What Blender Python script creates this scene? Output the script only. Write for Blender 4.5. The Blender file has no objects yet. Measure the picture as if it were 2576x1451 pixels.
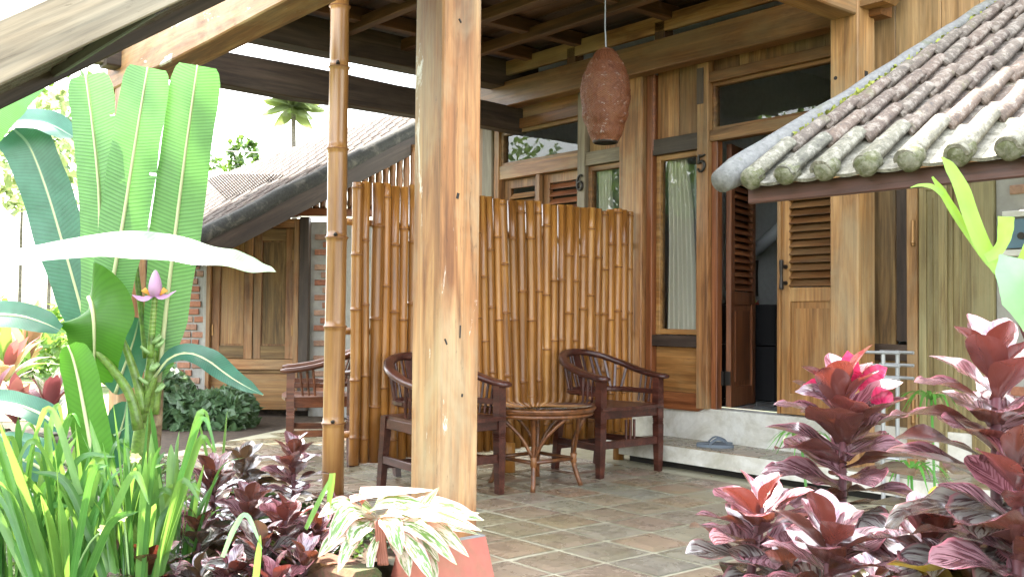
import bpy, math, random
from mathutils import Vector as V, Matrix, noise as MN
RD = random.Random(11)
D = bpy.data
SC = bpy.context.scene
COL = SC.collection
# ------------------------------------------------------------------ camera
CAM_H, PIT, ROL, YAW, FPX = 1.05, 0.0278, 0.0090, 0.8776, 2508.4
Fh = V((-math.sin(YAW), math.cos(YAW), 0)); Rh = V((math.cos(YAW), math.sin(YAW), 0)); UP = V((0, 0, 1))
CF = Fh * math.cos(PIT) + UP * math.sin(PIT); u0 = UP * math.cos(PIT) - Fh * math.sin(PIT)
CR = Rh * math.cos(ROL) + u0 * math.sin(ROL); CU = u0 * math.cos(ROL) - Rh * math.sin(ROL)
CC = V((0, 0, CAM_H))
cam = D.objects.new('camera', D.cameras.new('camera')); COL.objects.link(cam)
cam.data.lens = 36 * FPX / 2576; cam.data.sensor_width = 36
cam.data.clip_start = 0.05; cam.data.clip_end = 800
m3 = Matrix((CR, CU, -CF)).transposed()
cam.matrix_world = Matrix.Translation(CC) @ m3.to_4x4()
SC.camera = cam
# ------------------------------------------------------------------ light
SUN_EL, SUN_AZ = math.radians(63), (-1.0, 0.03)
az = V((SUN_AZ[0], SUN_AZ[1], 0)).normalized()
SUN_DIR = V((az.x * math.cos(SUN_EL), az.y * math.cos(SUN_EL), math.sin(SUN_EL)))
world = D.worlds.new('World'); SC.world = world; world.use_nodes = True
wn = world.node_tree
sky = wn.nodes.new('ShaderNodeTexSky'); sky.sky_type = 'NISHITA'; sky.sun_disc = False
sky.sun_elevation = SUN_EL; sky.sun_rotation = math.atan2(SUN_DIR.x, SUN_DIR.y)
sky.air_density = 1.6; sky.dust_density = 4.0; sky.ozone_density = 1.0
bg = wn.nodes['Background']; bg.inputs[1].default_value = 0.15
ctc = wn.nodes.new('ShaderNodeTexCoord'); cmap = wn.nodes.new('ShaderNodeMapping'); cmap.inputs['Scale'].default_value = (1, 1, 2.2)
cno = wn.nodes.new('ShaderNodeTexNoise'); cno.inputs['Scale'].default_value = 2.6; cno.inputs['Detail'].default_value = 7
crm = wn.nodes.new('ShaderNodeMapRange'); crm.inputs[1].default_value = .36; crm.inputs[2].default_value = .62
cmx = wn.nodes.new('ShaderNodeMix'); cmx.data_type = 'RGBA'; cmx.inputs[7].default_value = (7.6, 7.7, 7.9, 1)   # sunlit cloud all round the sky
wn.links.new(ctc.outputs['Generated'], cmap.inputs[0]); wn.links.new(cmap.outputs[0], cno.inputs['Vector']); wn.links.new(cno.outputs[0], crm.inputs[0])
wn.links.new(crm.outputs[0], cmx.inputs[0]); wn.links.new(sky.outputs[0], cmx.inputs[6]); wn.links.new(cmx.outputs[2], bg.inputs[0])
sun = D.objects.new('sun', D.lights.new('sun', 'SUN')); COL.objects.link(sun)
sun.data.energy = 3.6; sun.data.angle = math.radians(0.55); sun.data.color = (1.0, 0.94, 0.84)
sun.rotation_euler = (-SUN_DIR).to_track_quat('-Z', 'Y').to_euler()
SC.view_settings.view_transform = 'Standard'; SC.view_settings.look = 'None'
SC.view_settings.exposure = 3.1; SC.view_settings.gamma = 1.0
SC.view_settings.use_curve_mapping = False
SC.render.engine = 'CYCLES'
SC.cycles.max_bounces = 8; SC.cycles.diffuse_bounces = 5; SC.cycles.transparent_max_bounces = 12
SC.cycles.use_denoising = True; SC.cycles.caustics_reflective = False; SC.cycles.caustics_refractive = False
SC.cycles.sample_clamp_indirect = 8.0

# ------------------------------------------------------------------ measuring helpers (pixel of the photo at 2576 px width -> point)
def ray(x, y): return CF + CR * ((x - 1288) / FPX) - CU * ((y - 725.5) / FPX)
def pd(x, y, d): return CC + ray(x, y) * d
def py(x, y, Y):
    r = ray(x, y); return CC + r * (Y / r.y)
def pz(x, y, z):
    r = ray(x, y); return CC + r * ((z - CAM_H) / r.z)
# ------------------------------------------------------------------ object helpers
WM = {}
def link(name, data, parent=None, M=None):
    o = D.objects.new(name, data); COL.objects.link(o)
    M = M or Matrix.Identity(4)
    if parent is not None:
        o.parent = parent; o.matrix_parent_inverse = WM[parent.name].inverted()
    o.matrix_basis = M; WM[o.name] = M.copy()
    return o
def tag(o, label=None, cat=None, group=None, kind=None):
    if label: o['label'] = label
    if cat: o['category'] = cat
    if group: o['group'] = group
    if kind: o['kind'] = kind
    return o
def thing(name, loc, label, cat, group=None, rz=0):
    M = Matrix.Translation(V(loc)) @ Matrix.Rotation(rz, 4, 'Z')
    return tag(link(name, None, None, M), label, cat, group)
def kids(o): return [c for c in D.objects if c.parent == o]
def copy_tree(o, M, label=None):
    tree = {}
    for c in D.objects:
        if c.parent: tree.setdefault(c.parent.name, []).append(c)
    def rec(s, par, first):
        c = s.copy(); COL.objects.link(c)
        if par: c.parent = par; c.matrix_parent_inverse = s.matrix_parent_inverse.copy()
        for k in tree.get(s.name, []): rec(k, c, False)
        return c
    r = rec(o, None, True); r.matrix_basis = M
    if label: r['label'] = label
    return r
class G:
    """collects shapes, becomes one mesh"""
    def __init__(s): s.v = []; s.f = []; s.uv = {}
    def add(s, vs, fs, uvs=None):
        b = len(s.v); s.v += [V(p) for p in vs]
        for f in fs: s.f.append(tuple(b + i for i in f))
        if uvs:
            for i, q in enumerate(uvs): s.uv[b + i] = q
        return s
    def box(s, c, d, M=None):
        x, y, z = d[0] / 2, d[1] / 2, d[2] / 2
        vs = [V((a, b, e)) for a in (-x, x) for b in (-y, y) for e in (-z, z)]
        if M is not None: vs = [M @ p for p in vs]
        return s.add([p + V(c) for p in vs], [(0, 1, 3, 2), (4, 6, 7, 5), (0, 4, 5, 1), (2, 3, 7, 6), (0, 2, 6, 4), (1, 5, 7, 3)])
    def bar(s, p0, p1, w, t, up=UP, ch=0.003, taper=1.0):
        p0, p1 = V(p0), V(p1); x = (p1 - p0).normalized(); up = V(up)
        y = up.cross(x)
        if y.length < 1e-4: y = V((0, 1, 0)).cross(x)
        y.normalize(); z = x.cross(y)
        ch = min(ch, w * .3, t * .3)
        prof = [(w / 2 - ch, -t / 2), (w / 2, -t / 2 + ch), (w / 2, t / 2 - ch), (w / 2 - ch, t / 2), (-w / 2 + ch, t / 2), (-w / 2, t / 2 - ch), (-w / 2, -t / 2 + ch), (-w / 2 + ch, -t / 2)]
        vs = [p0 + y * a + z * b for a, b in prof] + [p1 + (y * a + z * b) * taper for a, b in prof]
        fs = [(i, (i + 1) % 8, 8 + (i + 1) % 8, 8 + i) for i in range(8)] + [tuple(range(7, -1, -1)), tuple(range(8, 16))]
        return s.add(vs, fs)
    def tube(s, pts, rads, n=8, cap=True, sx=1.0, up=UP):
        pts = [V(p) for p in pts]
        if not hasattr(rads, '__len__'): rads = [rads] * len(pts)
        vs = []; fs = []; prev = None
        for i, p in enumerate(pts):
            t = (pts[min(i + 1, len(pts) - 1)] - pts[max(i - 1, 0)]).normalized()
            a = V(up) if prev is None else prev
            if abs(a.dot(t)) > .98: a = V((1, 0, 0))
            a = (a - t * a.dot(t)).normalized(); prev = a
            b = t.cross(a)
            for k in range(n):
                q = 2 * math.pi * k / n
                vs.append(p + (a * math.cos(q) + b * math.sin(q) * sx) * rads[i])
        for i in range(len(pts) - 1):
            for k in range(n): fs.append((i * n + k, i * n + (k + 1) % n, (i + 1) * n + (k + 1) % n, (i + 1) * n + k))
        if cap: fs += [tuple(range(n - 1, -1, -1)), tuple((len(pts) - 1) * n + k for k in range(n))]
        return s.add(vs, fs)
    def lathe(s, prof, n=24, c=(0, 0, 0)):
        vs = []; fs = []; c = V(c)
        for r, z in prof:
            for k in range(n):
                q = 2 * math.pi * k / n; vs.append(c + V((r * math.cos(q), r * math.sin(q), z)))
        for i in range(len(prof) - 1):
            for k in range(n): fs.append((i * n + k, i * n + (k + 1) % n, (i + 1) * n + (k + 1) % n, (i + 1) * n + k))
        return s.add(vs, fs)
    def prism(s, poly, h, M=None):
        """poly in xy, extruded in z from 0 to h"""
        n = len(poly); vs = [V((a, b, 0)) for a, b in poly] + [V((a, b, h)) for a, b in poly]
        if M is not None: vs = [M @ p for p in vs]
        return s.add(vs, [tuple(range(n - 1, -1, -1)), tuple(range(n, 2 * n))] + [(i, (i + 1) % n, n + (i + 1) % n, n + i) for i in range(n)])
    def mesh(s, name, mat, smooth=False):
        me = D.meshes.new(name); me.from_pydata([tuple(p) for p in s.v], [], s.f)
        if s.uv:
            l = me.uv_layers.new(name='UVMap')
            flat = []
            for lp in me.loops: flat += s.uv.get(lp.vertex_index, (0, 0))
            l.data.foreach_set('uv', flat)
        if mat: me.materials.append(mat)
        if smooth: me.polygons.foreach_set('use_smooth', [True] * len(me.polygons))
        me.update(); return me
    def obj(s, name, mat, parent=None, smooth=False, M=None):
        """M: the object's own frame in the world; the shapes are given in that frame"""
        return link(name, s.mesh(name, mat, smooth), parent, M)
def frame(p0, p1, up):
    x = (p1 - p0).normalized(); y = V(up).cross(x)
    if y.length < 1e-4: y = V((0, 1, 0)).cross(x)
    y.normalize(); z = x.cross(y)
    m = Matrix((x, y, z)).transposed().to_4x4(); m.translation = (p0 + p1) / 2
    return m
PC = {}
def plank(name, p0, p1, w, t, mat, parent, up=UP, ch=.004, sag=0):
    """timber with its own frame: local x along the grain, y = width, z = thickness"""
    p0, p1 = V(p0), V(p1); L = (p1 - p0).length
    key = (round(L, 3), round(w, 3), round(t, 3), ch, mat.name, sag)
    if key not in PC:
        g = G()
        if sag:
            n = 9; vs = []; ch_ = min(ch, w * .3, t * .3)
            prof = [(w / 2 - ch_, -t / 2), (w / 2, -t / 2 + ch_), (w / 2, t / 2 - ch_), (w / 2 - ch_, t / 2), (-w / 2 + ch_, t / 2), (-w / 2, t / 2 - ch_), (-w / 2, -t / 2 + ch_), (-w / 2 + ch_, -t / 2)]
            for i in range(n):
                x = -L / 2 + L * i / (n - 1)
                for k, (a, b) in enumerate(prof):
                    vs.append((x, a + sag * MN.noise(V((x * 1.3, 7.1 + a * 3, L))), b + sag * MN.noise(V((x * 1.7, b * 4, 3.3 + L)))))
            fs = [(i * 8 + k, i * 8 + (k + 1) % 8, i * 8 + 8 + (k + 1) % 8, i * 8 + 8 + k) for i in range(n - 1) for k in range(8)]
            fs += [tuple(range(7, -1, -1)), tuple((n - 1) * 8 + k for k in range(8))]
            g.add(vs, fs)
        else: g.bar((-L / 2, 0, 0), (L / 2, 0, 0), w, t, UP, ch)
        PC[key] = g.mesh(name, mat)
    return link(name, PC[key], parent, frame(p0, p1, up))
def crom(pts, n):
    """points along a smooth curve through pts"""
    pts = [V(p) for p in pts]; P = [pts[0] * 2 - pts[1]] + pts + [pts[-1] * 2 - pts[-2]]
    out = []; m = len(pts) - 1
    for i in range(n):
        s = i / (n - 1) * m; k = min(int(s), m - 1); t = s - k
        a, b, c, d = P[k:k + 4]
        out.append(.5 * ((2 * b) + (c - a) * t + (2 * a - 5 * b + 4 * c - d) * t * t + (3 * b - a - 3 * c + d) * t ** 3))
    return out
def lerp_keys(keys, t):
    for i in range(len(keys) - 1):
        if t <= keys[i + 1][0]:
            a, b = keys[i], keys[i + 1]; q = (t - a[0]) / max(1e-6, b[0] - a[0]); q = q * q * (3 - 2 * q) * .5 + q * .5
            return a[1] + (b[1] - a[1]) * q
    return keys[-1][1]
def ribbon(g, pts, keys, nrm, fold=.15, wav=0., wf=3., curl=0., nu=4, nv=16, seed=0, twist=0., rag=0., tears=()):
    """a leaf blade along pts; keys = (t, half width); nrm = the side its upper face looks to (vector or function of t)"""
    c = crom(pts, nv); vs = []; uvs = []; fs = []
    for i, p in enumerate(c):
        t = i / (nv - 1)
        tg = (c[min(i + 1, nv - 1)] - c[max(i - 1, 0)]).normalized()
        nn = V(nrm(t)) if callable(nrm) else V(nrm)
        sd = tg.cross(nn); sd.normalize(); upv = sd.cross(tg)
        if twist:
            a = twist * t; sd, upv = sd * math.cos(a) + upv * math.sin(a), upv * math.cos(a) - sd * math.sin(a)
        w = lerp_keys(keys, t)
        for k in range(nu + 1):
            u = -1 + 2 * k / nu
            z = fold * abs(u) * w - curl * u * u * w
            if wav: z += wav * w * abs(u) ** 1.5 * math.sin(wf * 6.28 * t + seed + (1.9 if u > 0 else 0) + 2 * MN.noise(V((t * 4, seed, u))))
            jag = 1 + (rag * MN.noise(V((t * 7, seed * 2.3, 4 if u > 0 else 9))) * abs(u) if rag else 0) + (.05 * MN.noise(V((t * 9, seed * 3.1, u))) if abs(u) > .9 else 0)
            vs.append(p + sd * (u * w * jag) + upv * z); uvs.append(((u + 1) / 2, t))
    for i in range(nv - 1):
        for k in range(nu):
            u = -1 + 2 * (k + .5) / nu
            if any(abs(i / (nv - 1) - tt) < .5 / (nv - 1) and u * sd_ > 0 and abs(u) > 1 - dp for tt, sd_, dp in tears): continue
            a = i * (nu + 1) + k; fs.append((a, a + 1, a + nu + 2, a + nu + 1))
    g.add(vs, fs, uvs); return g
# ------------------------------------------------------------------ materials
def newmat(name):
    m = D.materials.new(name); m.use_nodes = True
    nt = m.node_tree
    return m, nt, nt.nodes['Principled BSDF'], nt.nodes['Material Output']
def N(nt, t, ins=None, **props):
    n = nt.nodes.new('ShaderNode' + t)
    for k, v in props.items(): setattr(n, k, v)
    for k, v in (ins or {}).items():
        if isinstance(v, bpy.types.NodeSocket): nt.links.new(v, n.inputs[k])
        else: n.inputs[k].default_value = v
    return n
def ramp(nt, fac, stops):
    n = nt.nodes.new('ShaderNodeValToRGB'); e = n.color_ramp.elements
    while len(e) < len(stops): e.new(0.5)
    for i, (p, c) in enumerate(stops):
        e[i].position = p; e[i].color = (c[0], c[1], c[2], 1) if hasattr(c, '__len__') else (c, c, c, 1)
    nt.links.new(fac, n.inputs[0]); return n.outputs[0]
def mix(nt, fac, a, b, mode='MIX'):
    n = nt.nodes.new('ShaderNodeMix'); n.data_type = 'RGBA'; n.blend_type = mode; n.clamp_factor = True
    for s, v in ((n.inputs[0], fac), (n.inputs[6], a), (n.inputs[7], b)):
        if isinstance(v, bpy.types.NodeSocket): nt.links.new(v, s)
        elif hasattr(v, '__len__'): s.default_value = (v[0], v[1], v[2], 1)
        else: s.default_value = v
    return n.outputs[2]
def math_(nt, op, a, b=0.0, c=None):
    n = nt.nodes.new('ShaderNodeMath'); n.operation = op
    for i, v in enumerate((a, b) if c is None else (a, b, c)):
        if isinstance(v, bpy.types.NodeSocket): nt.links.new(v, n.inputs[i])
        else: n.inputs[i].default_value = v
    return n.outputs[0]
def noise(nt, vec, scale, detail=4, rough=.55, dist=0):
    return N(nt, 'TexNoise', {'Vector': vec, 'Scale': scale, 'Detail': detail, 'Roughness': rough, 'Distortion': dist}).outputs[0]
def coords(nt, sc=(1, 1, 1), rnd=True, world=False):
    tc = N(nt, 'NewGeometry').outputs['Position'] if world else N(nt, 'TexCoord').outputs['Object']
    v = N(nt, 'Mapping', {'Vector': tc, 'Scale': sc}).outputs[0]
    if rnd:
        r = N(nt, 'ObjectInfo').outputs['Random']
        o = N(nt, 'CombineXYZ', {'X': math_(nt, 'MULTIPLY', r, 37.0), 'Y': math_(nt, 'MULTIPLY', r, 91.0), 'Z': math_(nt, 'MULTIPLY', r, 17.0)}).outputs[0]
        v = N(nt, 'VectorMath', {0: v, 1: o}, operation='ADD').outputs[0]
    return v
def bump(nt, h, strength, dist, bsdf):
    b = N(nt, 'Bump', {'Height': h, 'Strength': strength, 'Distance': dist}); nt.links.new(b.outputs[0], bsdf.inputs['Normal']); return b
def setcol(nt, bsdf, c): nt.links.new(c, bsdf.inputs['Base Color'])
def randval(nt, col, lo, hi):
    r = N(nt, 'ObjectInfo').outputs['Random']
    v = math_(nt, 'MULTIPLY_ADD', r, hi - lo, lo)
    return N(nt, 'HueSaturation', {'Color': col, 'Value': v}).outputs[0]
def wood(name, dark, mid, light, rough=.45, stain=None, amt=.0, var=.25, spec=.5, crack=.5, flake=0.):
    m, nt, b, o = newmat(name)
    n1 = noise(nt, coords(nt, (1.1, 11, 11)), 1.0, 6, .6, 1.2)
    c = ramp(nt, n1, [(.33, dark), (.5, mid), (.66, light)])
    n2 = noise(nt, coords(nt, (2.5, 75, 75)), 1.0, 4, .7)
    c = mix(nt, .65, c, ramp(nt, n2, [(.3, .45), (.62, 1.12)]), 'MULTIPLY')
    ns = noise(nt, coords(nt, (.7, 24, 24)), 1.0, 4, .6, .8)
    c = mix(nt, .8, c, ramp(nt, ns, [(.33, .55), (.55, 1.), (.7, 1.2)]), 'MULTIPLY')
    if stain:
        n3 = noise(nt, coords(nt, (1.3, 2.6, 2.6)), 1.0, 5, .65, .4)
        c = mix(nt, math_(nt, 'MULTIPLY', ramp(nt, n3, [(.45, 0.), (.68, 1.)]), amt), c, stain)
    n4 = noise(nt, coords(nt, (4., 44, 44)), 1.0, 5, .8, 2.0)
    pit = ramp(nt, n4, [(.30, 1.), (.39, 0.)])
    c = mix(nt, math_(nt, 'MULTIPLY', pit, crack), c, tuple(x * .25 for x in dark))
    if flake:
        n5 = noise(nt, coords(nt, (2.2, 9, 9)), 1.0, 7, .75, .6)
        c = mix(nt, math_(nt, 'MULTIPLY', ramp(nt, n5, [(.62, 0.), (.66, 1.)]), flake), c, (.62, .58, .5))
    c = N(nt, 'HueSaturation', {'Color': c, 'Saturation': 1.03}).outputs[0]
    setcol(nt, b, randval(nt, c, 1 - var, 1 + var))
    b.inputs['Roughness'].default_value = rough; b.inputs['Specular IOR Level'].default_value = spec
    h = math_(nt, 'ADD', math_(nt, 'MULTIPLY', n2, .6), math_(nt, 'MULTIPLY', pit, -.8))
    bump(nt, h, .5, .003, b)
    return m
W = {}
W['post'] = wood('post_teak', (.18, .072, .025), (.32, .150, .056), (.44, .245, .105), .6, (.36, .31, .19), .6, .06, flake=1., crack=.8)
W['rpost'] = wood('weathered_teak', (.22, .105, .035), (.35, .185, .07), (.45, .27, .12), .62, (.31, .26, .16), .5, .08)
W['beam'] = wood('beam_teak', (.10, .040, .012), (.17, .072, .023), (.24, .115, .04), .5, (.20, .15, .08), .4, .15)
W['greybeam'] = wood('grey_beam', (.13, .10, .065), (.20, .155, .10), (.27, .22, .15), .65, (.25, .23, .17), .4, .08)
W['wall'] = wood('wall_teak', (.12, .05, .017), (.24, .11, .04), (.34, .18, .075), .55, (.26, .205, .115), .5, .3)
W['palewall'] = wood('pale_wall', (.24, .135, .05), (.35, .205, .085), (.43, .27, .125), .62, (.30, .23, .12), .3, .12)
W['door'] = wood('door_teak', (.23, .10, .028), (.35, .17, .055), (.43, .24, .09), .48, (.31, .22, .11), .4, .12)
W['red'] = wood('red_teak', (.12, .038, .014), (.20, .068, .026), (.26, .10, .04), .42, None, 0, .2)
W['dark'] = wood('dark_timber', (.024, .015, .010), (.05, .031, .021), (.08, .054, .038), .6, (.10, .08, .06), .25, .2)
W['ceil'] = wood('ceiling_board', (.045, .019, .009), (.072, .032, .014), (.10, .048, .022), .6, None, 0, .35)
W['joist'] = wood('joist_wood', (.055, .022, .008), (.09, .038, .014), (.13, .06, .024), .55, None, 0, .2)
W['green'] = wood('green_grey_door', (.18, .12, .045), (.26, .20, .085), (.33, .27, .13), .6, (.30, .29, .16), .5, .08)
W['old'] = wood('old_panel', (.10, .055, .022), (.22, .13, .05), (.32, .21, .09), .7, (.11, .085, .05), .6, .15)
W['chair'] = wood('chair_mahogany', (.035, .011, .008), (.062, .019, .013), (.095, .032, .02), .28, None, 0, .15, crack=.2)
W['chairlt'] = wood('brown_chair', (.09, .03, .015), (.15, .052, .025), (.21, .085, .04), .35, None, 0, .1, crack=.2)
W['fascia'] = wood('red_fascia', (.04, .016, .011), (.062, .025, .017), (.09, .038, .026), .55, None, 0, .05, crack=.15)

def plain(name, col, rough=.6, metal=0, spec=.5, nscale=0, namt=.2, bmp=0, trans=0):
    m, nt, b, o = newmat(name)
    if nscale:
        n = noise(nt, coords(nt), nscale, 6, .65)
        c = mix(nt, 1.0, col, ramp(nt, n, [(.3, 1 - namt), (.7, 1 + namt)]), 'MULTIPLY'); setcol(nt, b, c)
        if bmp: bump(nt, n, bmp, .01, b)
    else: b.inputs['Base Color'].default_value = (*col, 1)
    b.inputs['Roughness'].default_value = rough; b.inputs['Metallic'].default_value = metal
    b.inputs['Specular IOR Level'].default_value = spec
    return m
def plaster(name, col, stain, amt=.6):
    m, nt, b, o = newmat(name)
    v = coords(nt, rnd=False, world=True)
    n = noise(nt, v, 3.0, 8, .7, .5); n2 = noise(nt, v, 22, 5, .6)
    c = mix(nt, math_(nt, 'MULTIPLY', ramp(nt, n, [(.42, 0.), (.66, 1.)]), amt), col, stain)
    c = mix(nt, .5, c, ramp(nt, n2, [(.3, .8), (.7, 1.1)]), 'MULTIPLY')
    setcol(nt, b, c); b.inputs['Roughness'].default_value = .8; bump(nt, n2, .3, .004, b); return m
MT = {}
MT['plaster'] = plaster('white_plaster', (.62, .61, .55), (.36, .33, .24), .9)
MT['grout'] = plaster('floor_grout', (.42, .39, .28), (.27, .26, .15), .7)
MT['mortar'] = plaster('brick_mortar', (.36, .35, .32), (.24, .23, .20), .7)
MT['roomwall'] = plaster('room_wall', (.55, .58, .58), (.48, .51, .52), .5)
MT['redpaint'] = plaster('red_painted_plinth', (.44, .125, .095), (.27, .16, .095), .85)
MT['concrete'] = plaster('grey_cement', (.30, .31, .32), (.20, .22, .16), .7)
MT['iron'] = plain('dark_iron', (.04, .035, .03), .45, .6)
MT['brass'] = plain('old_brass', (.30, .17, .07), .4, .8)
MT['steel'] = plain('white_steel', (.30, .31, .31), .3, .3)
MT['black'] = plain('black_cloth', (.012, .012, .014), .85)
MT['floorin'] = plain('pale_floor_tile', (.34, .35, .34), .18)
MT['cream'] = plain('cream_curtain', (.66, .64, .54), .8)
MT['greycurt'] = plain('grey_curtain', (.36, .39, .44), .8)
MT['net'] = plain('net_cloth', (.52, .56, .60), .8)
MT['rubber'] = plain('grey_rubber', (.11, .135, .16), .65)
MT['pvc'] = plain('grey_pvc', (.42, .46, .48), .4)
MT['bluep'] = plain('blue_panel', (.07, .16, .23), .35)
MT['whitef'] = plain('white_frame', (.66, .66, .60), .5)
MT['yellow'] = plain('yellow_plastic', (.75, .58, .04), .4)
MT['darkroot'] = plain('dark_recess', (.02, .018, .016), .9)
MT['soil'] = plain('garden_soil', (.06, .042, .028), .95, 0, .3, 14, .5, .6)
MT['stone'] = plain('grey_stone', (.20, .21, .17), .85, 0, .3, 8, .45, .6)
def mossy(name, col, moss, sc=4.0, lo=.45, hi=.6):
    m, nt, b, o = newmat(name); v = coords(nt, rnd=False, world=True)
    n = noise(nt, v, sc, 8, .7, .4); n2 = noise(nt, v, 40, 6, .7)
    c = mix(nt, ramp(nt, n, [(lo, 0.), (hi, 1.)]), col, moss)
    c = mix(nt, .8, c, ramp(nt, n2, [(.3, .5), (.7, 1.2)]), 'MULTIPLY')
    setcol(nt, b, c); b.inputs['Roughness'].default_value = .9; bump(nt, n2, .6, .012, b); return m
MT['mosswall'] = mossy('mossy_planter', (.17, .075, .045), (.055, .07, .02), 5.0)
MT['edge'] = mossy('dark_edging', (.07, .055, .042), (.05, .055, .025), 3.0)
# floor tile
m, nt, b, o = newmat('terracotta_floor_tile'); MT['tile'] = m
r = N(nt, 'ObjectInfo').outputs['Random']
c = ramp(nt, r, [(0., (.215, .19, .145)), (.22, (.245, .15, .10)), (.42, (.24, .225, .16)), (.6, (.275, .19, .13)), (.8, (.215, .215, .175)), (1., (.255, .16, .115))])
n1 = noise(nt, coords(nt), 5.5, 6, .65, .5); n2 = noise(nt, coords(nt), 45, 5, .7)
gw = noise(nt, coords(nt, rnd=False, world=True), 1.1, 5, .6, .3)
c = mix(nt, .8, c, ramp(nt, n1, [(.25, .62), (.5, 1.), (.75, 1.35)]), 'MULTIPLY')
c = mix(nt, math_(nt, 'MULTIPLY', ramp(nt, gw, [(.42, 0.), (.64, 1.)]), .62), c, (.20, .185, .095))
c = mix(nt, math_(nt, 'MULTIPLY', ramp(nt, n1, [(.55, 0.), (.72, 1.)]), .35), c, (.30, .22, .13))
c = mix(nt, .6, c, ramp(nt, n2, [(.3, .7), (.68, 1.15)]), 'MULTIPLY')
setcol(nt, b, c); nt.links.new(ramp(nt, n1, [(.3, .18), (.75, .40)]), b.inputs['Roughness'])
bump(nt, math_(nt, 'ADD', n1, math_(nt, 'MULTIPLY', n2, .35)), .25, .006, b)
# bricks
m, nt, b, o = newmat('red_brick'); MT['brick'] = m
r = N(nt, 'ObjectInfo').outputs['Random']
c = ramp(nt, r, [(0., (.30, .12, .07)), (.35, (.38, .17, .10)), (.65, (.33, .20, .14)), (1., (.42, .26, .18))])
n1 = noise(nt, coords(nt), 30, 6, .7)
c = mix(nt, .9, c, ramp(nt, n1, [(.3, .6), (.7, 1.2)]), 'MULTIPLY'); setcol(nt, b, c)
b.inputs['Roughness'].default_value = .9; bump(nt, n1, .7, .01, b)
# bamboo
def bamboo(name, cols, rough=.33):
    m, nt, b, o = newmat(name)
    n1 = noise(nt, coords(nt, (30, 30, 1.2)), 1.0, 5, .6, .6)
    c = ramp(nt, n1, [(.28, cols[0]), (.5, cols[1]), (.72, cols[2])])
    n3 = noise(nt, coords(nt, (7, 7, 1.6)), 1.0, 3, .6)
    c = mix(nt, .75, c, ramp(nt, n3, [(.32, (.62, .52, .44)), (.62, (1.15, 1.12, 1.05))]), 'MULTIPLY')
    n2 = noise(nt, coords(nt), 60, 4, .7)
    c = mix(nt, ramp(nt, n2, [(.24, .7), (.32, 0.)]), c, tuple(x * .25 for x in cols[0]))
    setcol(nt, b, randval(nt, c, .8, 1.15)); b.inputs['Roughness'].default_value = rough
    b.inputs['Coat Weight'].default_value = .2; b.inputs['Coat Roughness'].default_value = .2
    bump(nt, n1, .15, .002, b); return m
MT['bamboo'] = bamboo('varnished_bamboo', ((.19, .072, .014), (.325, .138, .028), (.42, .21, .052)))
MT['pole'] = bamboo('bamboo_post', ((.20, .085, .028), (.34, .165, .05), (.43, .24, .085)))
MT['gable'] = bamboo('gable_bamboo', ((.15, .06, .025), (.26, .12, .05), (.34, .19, .09)), .45)
MT['node'] = plain('bamboo_node', (.19, .075, .022), .45)
MT['rattan'] = wood('rattan_cane', (.09, .032, .012), (.16, .06, .022), (.23, .095, .035), .3, None, 0, .15, crack=.2)
# lantern weave
m, nt, b, o = newmat('woven_red_shade'); MT['lantern'] = m
tc = N(nt, 'TexCoord').outputs['UV']
br = N(nt, 'TexBrick', {'Vector': N(nt, 'Mapping', {'Vector': tc, 'Scale': (24, 26, 1)}).outputs[0], 'Scale': 1.0, 'Mortar Size': .10, 'Color1': (1, 1, 1, 1), 'Color2': (.75, .75, .75, 1), 'Mortar': (.25, .25, .25, 1)})
n1 = noise(nt, coords(nt), 9, 6, .7); n2 = noise(nt, coords(nt, (1, 1, 2.2)), 22, 6, .75)
c = ramp(nt, n1, [(.3, (.30, .08, .03)), (.5, (.46, .145, .05)), (.7, (.58, .24, .09))])
c = mix(nt, .9, c, br.outputs[0], 'MULTIPLY')
c = mix(nt, ramp(nt, n2, [(.60, 0.), (.66, .8)]), c, (.50, .44, .40))
setcol(nt, b, c); b.inputs['Roughness'].default_value = .42
bump(nt, math_(nt, 'ADD', br.outputs[0], n2), 1., .008, b)
# roof tiles
def rooftile(name, cols, lich, amt, moss=.3):
    m, nt, b, o = newmat(name)
    r = N(nt, 'ObjectInfo').outputs['Random']
    c = ramp(nt, r, [(0., cols[0]), (.5, cols[1]), (1., cols[2])])
    n1 = noise(nt, coords(nt), 26, 8, .75, .3); n2 = noise(nt, coords(nt), 9, 6, .65); n3 = noise(nt, coords(nt), 70, 5, .7)
    c = mix(nt, .9, c, ramp(nt, n3, [(.3, .55), (.68, 1.2)]), 'MULTIPLY')
    c = mix(nt, math_(nt, 'MULTIPLY', ramp(nt, n1, [(.5, 0.), (.58, 1.)]), amt), c, lich)
    c = mix(nt, math_(nt, 'MULTIPLY', ramp(nt, n1, [(.36, 1.), (.42, 0.)]), .8), c, (.05, .045, .04))
    c = mix(nt, math_(nt, 'MULTIPLY', ramp(nt, n2, [(.6, 0.), (.7, 1.)]), moss), c, (.13, .14, .05))
    setcol(nt, b, c); b.inputs['Roughness'].default_value = .8; bump(nt, n3, .5, .006, b); return m
MT['rtile'] = rooftile('clay_roof_tile', ((.095, .07, .054), (.135, .095, .07), (.11, .09, .07)), (.40, .36, .30), .35, .4)
MT['etile'] = rooftile('lichen_eave_tile', ((.12, .112, .08), (.155, .145, .105), (.11, .105, .08)), (.34, .32, .26), .5, .5)
MT['ftile'] = rooftile('old_house_tile', ((.075, .05, .04), (.10, .07, .055), (.085, .068, .058)), (.17, .155, .135), .4, .2)
MT['endcap'] = mossy('mossy_mortar', (.20, .195, .14), (.085, .09, .035), 30.0, .4, .58)
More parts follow.
